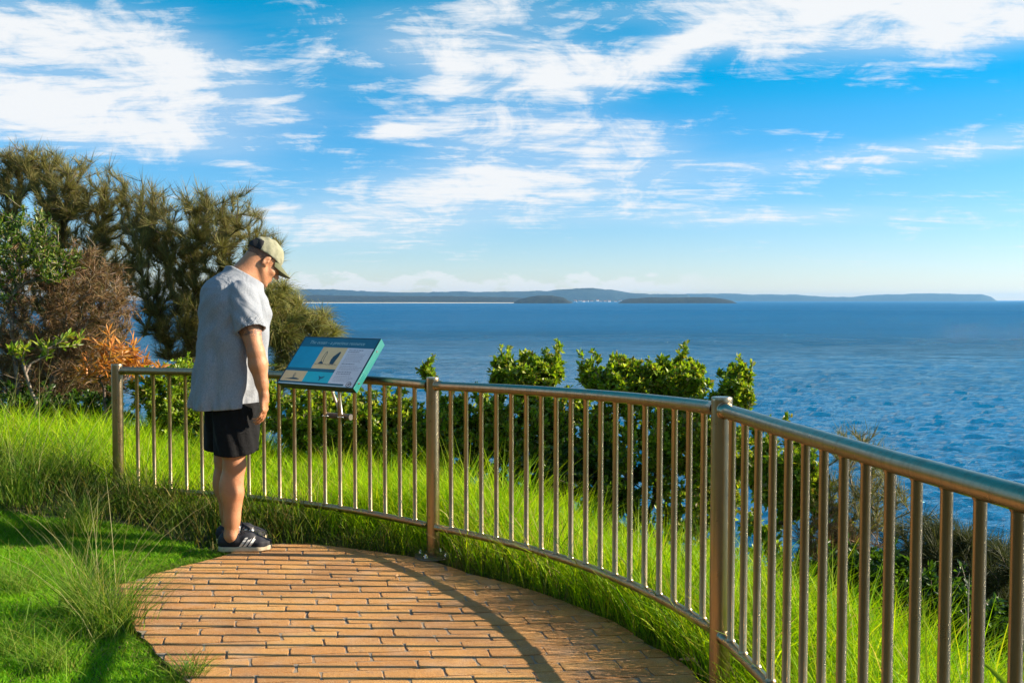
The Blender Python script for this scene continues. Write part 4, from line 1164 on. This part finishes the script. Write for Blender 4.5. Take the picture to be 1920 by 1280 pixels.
# thin fallen straw and runners over the paving edge
ed = edge_coarse[6:-3]; Pt = []
for i in range(len(ed) - 1):
    for _ in range(int(60 * np.hypot(*(ed[i + 1] - ed[i])) / .1)):
        t = random.random(); p = ed[i] * (1 - t) + ed[i + 1] * t; Pt.append((p[0] + random.uniform(-.03, .12), p[1] + random.uniform(-.01, .16)))
edl = edge_coarse[1:9]
for i in range(len(edl) - 1):
    for _ in range(int(34 * np.hypot(*(edl[i + 1] - edl[i])) / .1)):
        t = random.random(); p = edl[i] * (1 - t) + edl[i + 1] * t; Pt.append((p[0] - random.uniform(-.015, .05), p[1] + random.uniform(-.02, .03)))
Pt = np.array(Pt); Pt = Pt[~in_poly(Pt, ed.mean(0) + (edge - ed.mean(0)) * .985)]
V, Fc, ti = blades('edge', on_ground(Pt), np.where(Pt[:, 0] < -.95, .035 + .05 * rng.random(len(Pt)), .06 + .12 * rng.random(len(Pt))), np.full(len(Pt), .003), 1.1, [(.06, .13, .015), (.09, .17, .02), (.16, .15, .05)], 3, np.array([-.5, -.6]), .8)
tag(link('edge_grass', mk('edge_grass', V, Fc, False, ti), M_grass), 'low straggling grass under the bottom rail at the paving edge', 'grass', kind='stuff')
# tufts with seed stalks standing on the lawn
tufts = [(205, 1178, .13, 420, .36, 'tall seeding grass tuft at the left tip of the brick paving'), (150, 1150, .10, 240, .34, 'seeding grass tuft left of the paving tip'),
         (352, 1262, .07, 170, .13, 'small grass tuft on the brick edge at the bottom of the frame'), (95, 1245, .12, 230, .20, 'rough yellowish grass tuft near the bottom left corner'),
         (150, 1000, .11, 240, .26, 'wispy grass tuft in the shade of the long grass'), (30, 1110, .10, 160, .22, 'thin grass tuft by the left picture edge'),
         (560, 985, .10, 260, .26, 'dark arching grass tuft beside the shoe and the bottom rail'), (330, 985, .10, 160, .20, 'low brownish grass tuft behind the lawn shade'), (20, 1225, .08, 110, .22, 'sparse grass tuft in the bottom left corner'),
         (30, 968, .22, 420, .60, 'large yellowish grass tussock against the shrubs at the left edge'), (130, 945, .20, 340, .42, 'broad grass tussock left of the first railing post'), (265, 962, .12, 200, .34, 'grass tussock around the foot of the first railing post')]
for (px, py, rad_, n_, hg, lb) in tufts:
    c = on_pave(px, py); c3 = np.array([c[0], c[1], float(ground_z([c])[0])])
    q = rng.normal(0, rad_ * .45, (n_, 2)); Pl = np.column_stack([q, np.zeros(n_)])
    V, Fc, ti = blades('t', Pl, hg * (.45 + .7 * rng.random(n_)), np.full(n_, .0034), .7, G_TUFT, 4, None, .5)
    # outward lean
    o = link('grass_tuft', mk('grass_tuft', V, Fc, False, ti), M_grass); o.location = tuple(c3); tag(o, lb, 'grass tuft', 'grass tufts on the lawn')
    if hg > .25:
        ns = 26; q = rng.normal(0, rad_ * .5, (ns, 2)); Vs, Fs, tis = blades('s', np.column_stack([q, np.zeros(ns)]), hg * (1.3 + .7 * rng.random(ns)), np.full(ns, .0024), .45, [(.42, .38, .20), (.30, .30, .12)], 5, None, .35)
        st = link('seed_stalks', mk('seed_stalks', Vs, Fs, False, tis), M_grass, o)
# broad blade leaf close to the camera, bottom right
c0 = at(1895, 1290, 2.6); c1 = at(1828, 1232, 2.62)
V = []; Fc = []; m_ = 8; rootp = np.array([c0[0] + .18, 2.55, c0[2] - .45])
for j in range(m_ + 1):
    t = j / m_; p = rootp * (1 - t) ** 2 + 2 * t * (1 - t) * (c0 + np.array([.06, 0, .0])) + t * t * c1; wd = .020 * math.sin(math.pi * min(1, (1 - t) * .55 + .02)) 
    nrm = np.array([.55, -.3, .8]); V += [tuple(p + np.array([.3, .1, .95]) * wd), tuple(p + np.array([0, .006, -.003])), tuple(p - np.array([.3, .1, .95]) * wd)]
for j in range(m_):
    for k in range(2): Fc.append((3 * j + k, 3 * j + k + 1, 3 * j + 4 + k, 3 * j + 3 + k))
bl = mk('strap_leaf_plant', V, Fc, True, np.tile([[.16, .26, .03]], (len(V), 1))); o = link('strap_leaf_plant', bl, M_grass); tag(o, 'broad pointed green leaf poking up at the bottom right corner', 'plant')

# ------------------------------------------------------------------ woody plants
def grow(base, tips, seg=.10, rr=random.Random(1), bias=.25, curve=.35):
    pos = [np.array(base, float)]; par = [-1]; dr = [np.array([0, 0, 1.])]; pl = [0.0]
    tips = sorted(tips, key=lambda t: np.linalg.norm(t - base))
    cap_ = 60000; A = np.zeros((cap_, 3)); PLn = np.zeros(cap_); A[0] = base; n = 1; tipi = []
    for t in tips:
        dv = A[:n] - t; d = np.sqrt((dv ** 2).sum(1)); up = np.maximum(dv[:, 2], 0) * .8
        k = int(np.argmin(d + bias * PLn[:n] + up)); L = d[k]; m = max(1, int(L / seg)); p0 = A[k]; ctrl = p0 + dr[k] * L * curve
        prev = k
        for j in range(1, m + 1):
            s = j / m; p = p0 * (1 - s) ** 2 + ctrl * 2 * s * (1 - s) + t * s * s
            if j < m: p = p + np.array([rr.gauss(0, .10 * seg) for _ in range(3)])
            q = p - A[prev]; ln = np.linalg.norm(q) + 1e-9
            A[n] = p; PLn[n] = PLn[prev] + ln; par.append(prev); dr.append(q / ln); prev = n; n += 1
        tipi.append(n - 1)
    return A[:n], np.array(par), np.array(dr), tipi
def wood(A, par, dr, r0=.0022, p=2.4, sides=4, rmax=.08):
    n = len(A); acc = np.zeros(n); kids = np.zeros(n, int)
    for i in range(1, n): kids[par[i]] += 1
    for i in range(n - 1, 0, -1):
        if kids[i] == 0: acc[i] += r0 ** p
        acc[par[i]] += acc[i]
    rad_ = np.minimum(np.maximum(acc, r0 ** p) ** (1 / p), rmax)
    i = np.arange(1, n); a = A[par[i]]; b = A[i]; d = dr[i]
    ref = np.where(np.abs(d[:, 2:3]) < .9, np.array([[0, 0, 1.]]), np.array([[1., 0, 0]])); u = np.cross(d, ref); u /= np.linalg.norm(u, axis=1)[:, None]; v = np.cross(d, u)
    ra = np.minimum(rad_[par[i]], rad_[i] * 1.35); rb = rad_[i]; V = np.zeros((n - 1, sides * 2, 3))
    for k in range(sides):
        an = 2 * math.pi * k / sides; o = u * math.cos(an) + v * math.sin(an)
        V[:, k] = a + o * ra[:, None]; V[:, sides + k] = b + d * rb[:, None] * .3 + o * rb[:, None]
    T_ = np.array([(k, (k + 1) % sides, sides + (k + 1) % sides, sides + k) for k in range(sides)])
    return V.reshape(-1, 3), (T_[None] + (np.arange(n - 1) * sides * 2)[:, None, None]).reshape(-1, 4)
def leaves(P, D, L, Wd, cols, spread, fold=.25, r=rng):
    """P (N,3), D (N,3) main direction; folded rhombic leaves"""
    n = len(P); d = D + r.normal(0, spread, (n, 3)); d /= np.linalg.norm(d, axis=1)[:, None]
    ref = r.normal(0, 1, (n, 3)); ref[:, 2] += 1.2; s = np.cross(d, ref); s /= np.linalg.norm(s, axis=1)[:, None]; nn_ = np.cross(s, d)
    L = (L * (.6 + .7 * r.random(n)))[:, None]; Wd = Wd * (.7 + .5 * r.random(n))[:, None]
    V = np.zeros((n, 4, 3)); V[:, 0] = P; V[:, 1] = P + d * L * .55 + s * Wd * .6 + nn_ * Wd * fold; V[:, 2] = P + d * L * .55 - s * Wd * .6 + nn_ * Wd * fold; V[:, 3] = P + d * L
    T_ = np.array([(0, 3, 1), (0, 2, 3)])
    return V.reshape(-1, 3), (T_[None] + (np.arange(n) * 4)[:, None, None]).reshape(-1, 3), np.repeat(pal(cols, n, r), 4, 0)
def needles(P, D, L, wd, cols, spread, droop, r=rng):
    n = len(P); d = D + r.normal(0, spread, (n, 3)); d /= np.linalg.norm(d, axis=1)[:, None]
    s = np.cross(d, r.normal(0, 1, (n, 3))); s /= np.linalg.norm(s, axis=1)[:, None]; L = (L * (.5 + .8 * r.random(n)))[:, None]
    g_ = np.array([[0, 0, -1.]]); V = np.zeros((n, 5, 3)); V[:, 0] = P + s * wd / 2; V[:, 1] = P - s * wd / 2
    mid_ = P + d * L * .55 + g_ * L * droop * .3; V[:, 2] = mid_ + s * wd * .42; V[:, 3] = mid_ - s * wd * .42; V[:, 4] = P + d * L + g_ * L * droop
    T_ = np.array([(0, 1, 3), (0, 3, 2), (2, 3, 4)])
    return V.reshape(-1, 3), (T_[None] + (np.arange(n) * 5)[:, None, None]).reshape(-1, 3), np.repeat(pal(cols, n, r), 5, 0)
def sample_env(env, n, bias=.55):
    """env: list of (centre, radii, weight); points filling ellipsoids, more towards the shell"""
    w_ = np.array([e[2] for e in env], float); w_ /= w_.sum(); out = []
    for e, k in zip(env, (w_ * n).astype(int) + 1):
        v = rng.normal(0, 1, (k, 3)); v /= np.linalg.norm(v, axis=1)[:, None]; rr = rng.random(k) ** (1 / 3 * bias) 
        out.append(np.array(e[0]) + v * rr[:, None] * np.array(e[1]) * (.62 + .62 * hash_noise(v[:, :2] * 3 + v[:, 2:] * 2 + np.array(e[0])[:2] * 5, 1.6, 7))[:, None])
    return np.concatenate(out)
def E_(px, py, Yd, rx, ry, ry_depth=None, wgt=1.0):
    """ellipsoid in metres whose picture size would be rx, ry photo pixels at distance Yd"""
    k = Yd / F; return (at(px, py, Yd), np.array([rx * k, (ry_depth or rx * k * .8), ry * k]), wgt)
def plant(name, base, env, ntips, kind, label, cat, group=None, barkm=None, cols=None, per=14, L=.04, Wd=.016, spread=.5, r0=.0022, seg=.10, droop=.3, back=3, rmax=.06, bias=.25, leafm=None, up=.35):
    tips = sample_env(env, ntips); base = np.array(base, float)
    if kind == 'leaf':
        sh_ = rng.random(len(tips)) < .10; tips[sh_, 2] += rng.random(sh_.sum()) * .16
    tips = tips[tips[:, 2] > base[2] + .05]
    A, par, dr, ti_ = grow(base, list(tips), seg, random.Random(len(tips)), bias)
    root = empty(name, tuple(base), label, cat, group)
    V, Fq = wood(A, par, dr, r0, 2.4, 4, rmax); link('branches', mk('branches', V - base, Fq, True), barkm or M_bark, root)
    if per:
        per = max(1, int(per))
        idx = []; 
        for t in ti_:
            k = t; 
            for b in range(back):
                idx.append((k, b)); k = par[k]
                if k < 0: break
        idx = np.array(idx); rep = np.repeat(idx[:, 0], per); P_ = A[rep] - dr[rep] * (rng.random(len(rep)) * seg)[:, None]; D_ = dr[rep] + np.array([0, 0, up])
        if kind == 'leaf': Vl, Fl, tl = leaves(P_, D_, L, Wd, cols, spread)
        else: Vl, Fl, tl = needles(P_, D_, L, Wd, cols, spread, droop)
        link('foliage', mk('foliage', Vl - base, Fl, False, tl), leafm or (M_leaf if kind == 'leaf' else M_needle), root)
    return root
def gz(x, y): return float(ground_z([[x, y]])[0])
def base_at(px, Yd, dz=0.0):
    x = (px - 960) / F * Yd; return (x, Yd, gz(x, Yd) + dz)
C_SHE = [(.17, .18, .05), (.22, .22, .06), (.12, .135, .04), (.27, .23, .08), (.18, .13, .06)]
C_SHE2 = [(.22, .24, .06), (.27, .27, .07), (.16, .18, .05), (.25, .19, .08)]
C_GREEN = [(.13, .24, .012), (.20, .34, .016), (.29, .42, .02), (.40, .46, .06), (.09, .16, .012), (.22, .17, .05)]
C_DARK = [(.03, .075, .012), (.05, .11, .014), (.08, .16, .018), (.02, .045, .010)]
C_ORANGE = [(.55, .23, .05), (.62, .33, .10), (.42, .15, .03)]
C_DRY = [(.20, .11, .05), (.30, .18, .09), (.12, .07, .04), (.17, .15, .06)]
C_LEFT = [(.06, .13, .02), (.11, .20, .025), (.17, .27, .03), (.22, .20, .06), (.04, .08, .02)]
# she-oaks at the left
plant('sheoak_tree', base_at(90, 11.6), [E_(70, 390, 11.6, 120, 105, .6), E_(150, 360, 11.4, 80, 65, .5, .5), E_(20, 330, 11.8, 60, 45, .5, .4), E_(120, 500, 11.6, 140, 80, .6, .8), E_(70, 300, 11.6, 60, 30, .4, .2), E_(220, 470, 11.6, 60, 110, .5, .6), E_(60, 600, 11.7, 150, 90, .6, .6)], 1500, 'needle',
      'taller wispy she-oak at the far left, olive-green top above the bare shrub', 'tree', 'she-oaks at the cliff edge', M_bark_d, C_SHE, 9, .19, .0036, .32, .0028, .12, .06, 6, .06, .22)
plant('sheoak_tree', base_at(330, 11.2), [E_(350, 430, 11.2, 115, 85, .6), E_(430, 440, 11.0, 80, 85, .5, .5), E_(300, 520, 11.2, 70, 90, .5, .45), E_(420, 580, 11.1, 95, 90, .6, .5), E_(270, 400, 11.3, 40, 60, .4, .25), E_(505, 470, 11.0, 25, 30, .2, .12), E_(350, 600, 11.3, 90, 90, .6, .8), E_(480, 560, 11.0, 50, 60, .5, .4)], 1500, 'needle',
      'wide she-oak with bare stems directly behind the man', 'tree', 'she-oaks at the cliff edge', M_bark_d, C_SHE, 9, .19, .0036, .32, .0028, .12, .04, 6, .06, .22)
plant('sheoak_tree', base_at(480, 10.2), [E_(560, 620, 10.2, 70, 48, .35), E_(530, 570, 10.3, 35, 50, .3, .5), E_(560, 680, 10.2, 50, 30, .3, .3)], 230, 'needle',
      'low drooping she-oak mound between the man and the sign', 'tree', 'she-oaks at the cliff edge', M_bark_d, C_SHE2, 26, .26, .0042, .40, .0028, .12, .45, 3, .04, .3, None, .1)
plant('scrub', base_at(130, 10.4), [E_(60, 690, 10.4, 110, 70, .5), E_(180, 690, 10.4, 70, 75, .4), E_(120, 600, 10.5, 120, 60, .4, .5)], 620, 'needle',
      'tangled dull green scrub filling the gap under the taller she-oak', 'shrub', None, M_bark_d, [(.08, .09, .03), (.12, .12, .04), (.05, .06, .02), (.14, .10, .05)], 9, .15, .006, .6, .0028, .11, .1, 4, .04, .2)
# leafy shrub and bare twiggy shrub in front of them
plant('leafy_shrub', base_at(35, 9.2), [E_(40, 450, 9.2, 75, 62, .35), E_(110, 495, 9.2, 45, 35, .3, .4), E_(5, 540, 9.3, 50, 40, .3, .2)], 330, 'leaf',
      'broad-leaved green shrub with pale crooked stems at the left picture edge', 'shrub', None, M_bark, C_LEFT, 6, .060, .015, .7, .0032, .10, 0, 2, .022, .3)
plant('leafy_shrub', base_at(72, 8.6), [E_(60, 655, 8.6, 38, 14, .2), E_(140, 640, 8.7, 28, 12, .15, .4)], 26, 'leaf',
      'small shrub with a few upright bright leaf rosettes low at the left', 'shrub', None, M_bark, C_GREEN, 11, .085, .020, .6, .005, .10, 0, 1, .03, .3)
plant('bare_shrub', base_at(100, 9.6), [E_(60, 590, 9.6, 120, 130, .5), E_(170, 570, 9.5, 85, 115, .4), E_(110, 690, 9.5, 150, 60, .4, .6)], 1500, 'needle',
      'dense leafless grey-brown twig shrub left of the railing', 'shrub', None, M_bark, C_DRY, 5, .12, .004, .6, .0026, .09, .2, 4, .03, .15)
plant('dead_shrub', base_at(205, 8.5), [E_(215, 668, 8.5, 52, 34, .25), E_(275, 690, 8.5, 34, 18, .2, .3), E_(170, 690, 8.5, 35, 28, .2, .3)], 80, 'leaf',
      'withered shrub with hanging orange dead leaves behind the first railing post', 'shrub', None, M_bark_d, C_ORANGE, 9, .10, .016, .7, .003, .09, 0, 1, .02, .3, None, -.3)
bush = [(60, 9.0, [E_(50, 765, 9.0, 90, 45, .35)], 150, C_DARK, 'dark low bush filling the left edge above the long grass'),
        (640, 8.6, [E_(630, 800, 8.6, 90, 70, .35)], 170, C_GREEN, 'green bush low behind the balusters under the sign'),
        (900, 8.5, [E_(890, 790, 8.5, 85, 60, .35)], 190, C_GREEN, 'green bush just right of the middle post, its top below the handrail'),
        (1080, 8.4, [E_(1075, 790, 8.4, 90, 55, .35)], 190, C_GREEN, 'green bush in the dip between the two taller leafy bushes'),
        (1300, 8.0, [E_(1290, 820, 8.0, 75, 70, .35)], 190, C_GREEN, 'green bush behind the balusters just left of the thick post'),
        (150, 8.9, [E_(150, 770, 8.9, 85, 40, .35)], 150, C_DARK, 'dark small-leaved bush at the foot of the bare shrub'),
        (330, 8.7, [E_(310, 735, 8.7, 70, 40, .35), E_(350, 770, 8.6, 60, 40, .3), E_(330, 700, 8.8, 40, 22, .3, .3)], 260, C_GREEN, 'bright green bush behind the railing left of the man'),
        (430, 8.9, [E_(440, 740, 8.9, 80, 55, .35)], 170, C_GREEN, 'green bush hidden mostly behind the man'),
        (570, 8.4, [E_(560, 765, 8.4, 80, 50, .35), E_(600, 800, 8.2, 60, 40, .3)], 260, C_GREEN, 'yellow-green bush behind the sign'),
        (700, 8.2, [E_(700, 790, 8.2, 80, 62, .35), E_(760, 800, 8.2, 60, 60, .3, .7)], 300, C_GREEN, 'green bush behind the balusters right of the sign'),
        (800, 8.4, [E_(803, 705, 8.4, 12, 24, .08, .3), E_(830, 800, 8.3, 60, 70, .35)], 170, C_GREEN, 'bush with one thin leafy shoot rising behind the middle post'),
        (985, 8.3, [E_(985, 705, 8.3, 62, 34, .3), E_(935, 700, 8.3, 16, 34, .12, .15), E_(1040, 690, 8.3, 18, 30, .12, .15), E_(980, 790, 8.2, 100, 65, .4)], 470, C_GREEN, 'rounded green bush with a horned top left of the wider one'),
        (1200, 8.0, [E_(1170, 715, 8.0, 62, 36, .3), E_(1160, 690, 8.0, 20, 26, .1, .12), E_(1260, 710, 8.0, 66, 40, .3), E_(1100, 700, 8.0, 24, 30, .12, .15), E_(1200, 810, 7.9, 130, 80, .45)], 720, C_GREEN, 'widest leafy green bush rising over the handrail'),
        (1375, 7.7, [E_(1380, 730, 7.7, 32, 50, .2), E_(1330, 760, 7.7, 30, 24, .2, .3), E_(1385, 700, 7.7, 12, 24, .1, .2), E_(1360, 850, 7.6, 60, 90, .3)], 260, C_GREEN, 'open sea-lit bush with a pointed top behind the thick post'),
        (1090, 7.9, [E_(1090, 880, 7.7, 130, 55, .4)], 300, C_DARK, 'dark lower bush just above the long grass'),
        (1470, 6.9, [E_(1460, 870, 6.9, 55, 80, .3), E_(1500, 900, 6.8, 50, 60, .3)], 300, C_GREEN, 'narrow green bush right of the thick post'),
        (1640, 5.6, [E_(1630, 1075, 5.6, 75, 42, .35)], 170, C_DARK, 'low dark bush filling the slope right of the dry bush'),
        (1760, 5.2, [E_(1765, 1130, 5.2, 85, 40, .35)], 170, C_DARK, 'low dark bush above the grass under the sprawling she-oak'),
        (1890, 5.0, [E_(1885, 1180, 5.0, 60, 36, .35)], 130, C_DARK, 'low dark bush nearest the right edge of the frame')]
for px, Yd, env, nt, cols, lb in bush:
    lowest = min(env, key=lambda e: e[0][2]); b0 = base_at(px, Yd)
    if lowest[0][2] - b0[2] > .3:
        hh_ = (lowest[0][2] - b0[2]); env = env + [((lowest[0][0], lowest[0][1], b0[2] + hh_ * .66), (max(.42, lowest[1][0] * 1.15), max(.35, lowest[1][1]), hh_ * .55), .9)]
        nt = int(nt * 1.6)
    plant('coastal_bush', base_at(px, Yd), env, nt, 'leaf', lb, 'bush', 'leafy bushes beyond the railing', M_bark_d, cols, 14, .050, .021, .9, .0026, .07, 0, 3, .025, .25)
plant('wiry_bush', base_at(1600, 6.6), [E_(1610, 880, 6.6, 65, 85, .35), E_(1590, 960, 6.5, 70, 60, .3), E_(1660, 930, 6.6, 40, 60, .3, .4)], 260, 'needle',
      'sparse wiry olive bush seen through the right-hand balusters', 'bush', None, M_bark, C_SHE, 7, .12, .003, .5, .0026, .08, .0, 3, .02, .25)
plant('wiry_bush', base_at(1545, 6.4), [E_(1560, 1010, 6.4, 80, 45, .3)], 130, 'needle', 'brown dry bush above the grass at the right', 'bush', None, M_bark, C_DRY, 8, .10, .004, .6, .0028, .08, .0, 3, .02, .25)
plant('low_sheoak', base_at(1790, 6.6), [E_(1740, 1020, 6.7, 75, 45, .35), E_(1830, 1050, 6.5, 70, 50, .35), E_(1880, 1080, 6.4, 50, 60, .3, .6)], 260, 'needle',
      'dark low sprawling she-oak over the water at the right', 'bush', None, M_bark_d, [(.06, .075, .025), (.09, .10, .035), (.04, .05, .02)], 16, .20, .0035, .5, .0026, .10, .2, 3, .02, .25)
# dry straws standing in the grass
for px, py, Yd, lb in ((1815, 1060, 3.6, 'forked pale dead stalk standing in the grass'),):
    b0 = base_at(px + 3, Yd); tpt = at(px - 12, py, Yd); tp2 = at(px + 3, py + 15, Yd); md = at(px + 1, py + 45, Yd); b0 = np.array([md[0], md[1], b0[2]])
    V, Fc = join_data([tube_data([b0, md, tp2], [.003, .0025, .0015], 6), tube_data([md, tpt], [.002, .001], 6)]); tag(link('dead_stalk', pymesh('dead_stalk', V, Fc, True), M_bark_p), lb, 'dead stalk')
# fallen leaves on the paving
simple('dead_leaf', (.42, .24, .11), .8, 0, .3, 40)
for px, py, ln, az, lb in ((1170, 1084, .055, .3, 'pale curled dead leaf on the shaded bricks below the bottom rail'), (1292, 1246, .085, -.5, 'large tan dead leaf beside the base of the thick post'), (745, 1087, .03, 1.0, 'tiny dark dead leaf on the sunlit bricks'),
                           (915, 1107, .045, -.9, 'brown dead leaf in the railing shadow near the middle post'), (1238, 1136, .04, .6, 'small dead leaf among the edge grass')):
    x, y = on_pave(px, py); z = float(pave_z(y, x)) + .006; V = []; m_ = 6
    for j in range(m_ + 1):
        t = j / m_; wd = ln * .22 * math.sin(math.pi * (.04 + .94 * t)); cz = .010 * math.sin(math.pi * t * .9) + .004
        V += [((t - .5) * ln, wd, cz + .007), ((t - .5) * ln, 0, cz), ((t - .5) * ln, -wd, cz + .004)]
    Fc = [(3 * j + k, 3 * j + 3 + k, 3 * j + 4 + k, 3 * j + 1 + k) for j in range(m_) for k in range(2)]
    o = link('fallen_leaf', pymesh('fallen_leaf', V, Fc, True), 'dead_leaf'); o.location = (x, y, z); o.rotation_euler = (0, 0, az); tag(o, lb, 'dead leaf', 'dead leaves on the paving')
# rocks at the foot of the slope
simple('wet_rock', (.045, .038, .034), .55, 0, .4, 1.2, .2)
for (px, py, Yd, s_) in ((1760, 1010, 62, 7), (1850, 1120, 48, 6), (1890, 1190, 42, 5), (1700, 990, 70, 7)):
    p = at(px, py, Yd); n1, n2 = 14, 9; V = []; 
    for i in range(n2 + 1):
        for j in range(n1):
            th = math.pi * i / n2; ph = 2 * math.pi * j / n1; d_ = np.array([math.sin(th) * math.cos(ph), math.sin(th) * math.sin(ph), math.cos(th)])
            r_ = s_ * (.55 + .6 * float(hash_noise(np.array([[d_[0] * 2 + d_[2] + Yd, d_[1] * 2 - d_[2]]]), 1.3, 4)[0])); V.append((d_[0] * r_ * 1.5, d_[1] * r_, d_[2] * r_ * .45))
    Fc = [(i * n1 + j, (i + 1) * n1 + j, (i + 1) * n1 + (j + 1) % n1, i * n1 + (j + 1) % n1) for i in range(n2) for j in range(n1)]
    o = link('shore_rock', pymesh('shore_rock', V, Fc), 'wet_rock'); o.location = (p[0], p[1], SEA + .3); tag(o, 'dark wet %s rock in the white water at the cliff foot' % {1760: 'long', 1850: 'broad', 1890: 'nearest low', 1700: 'farthest'}[px], 'rock', 'rocks at the cliff foot')
S.render.engine = 'CYCLES'
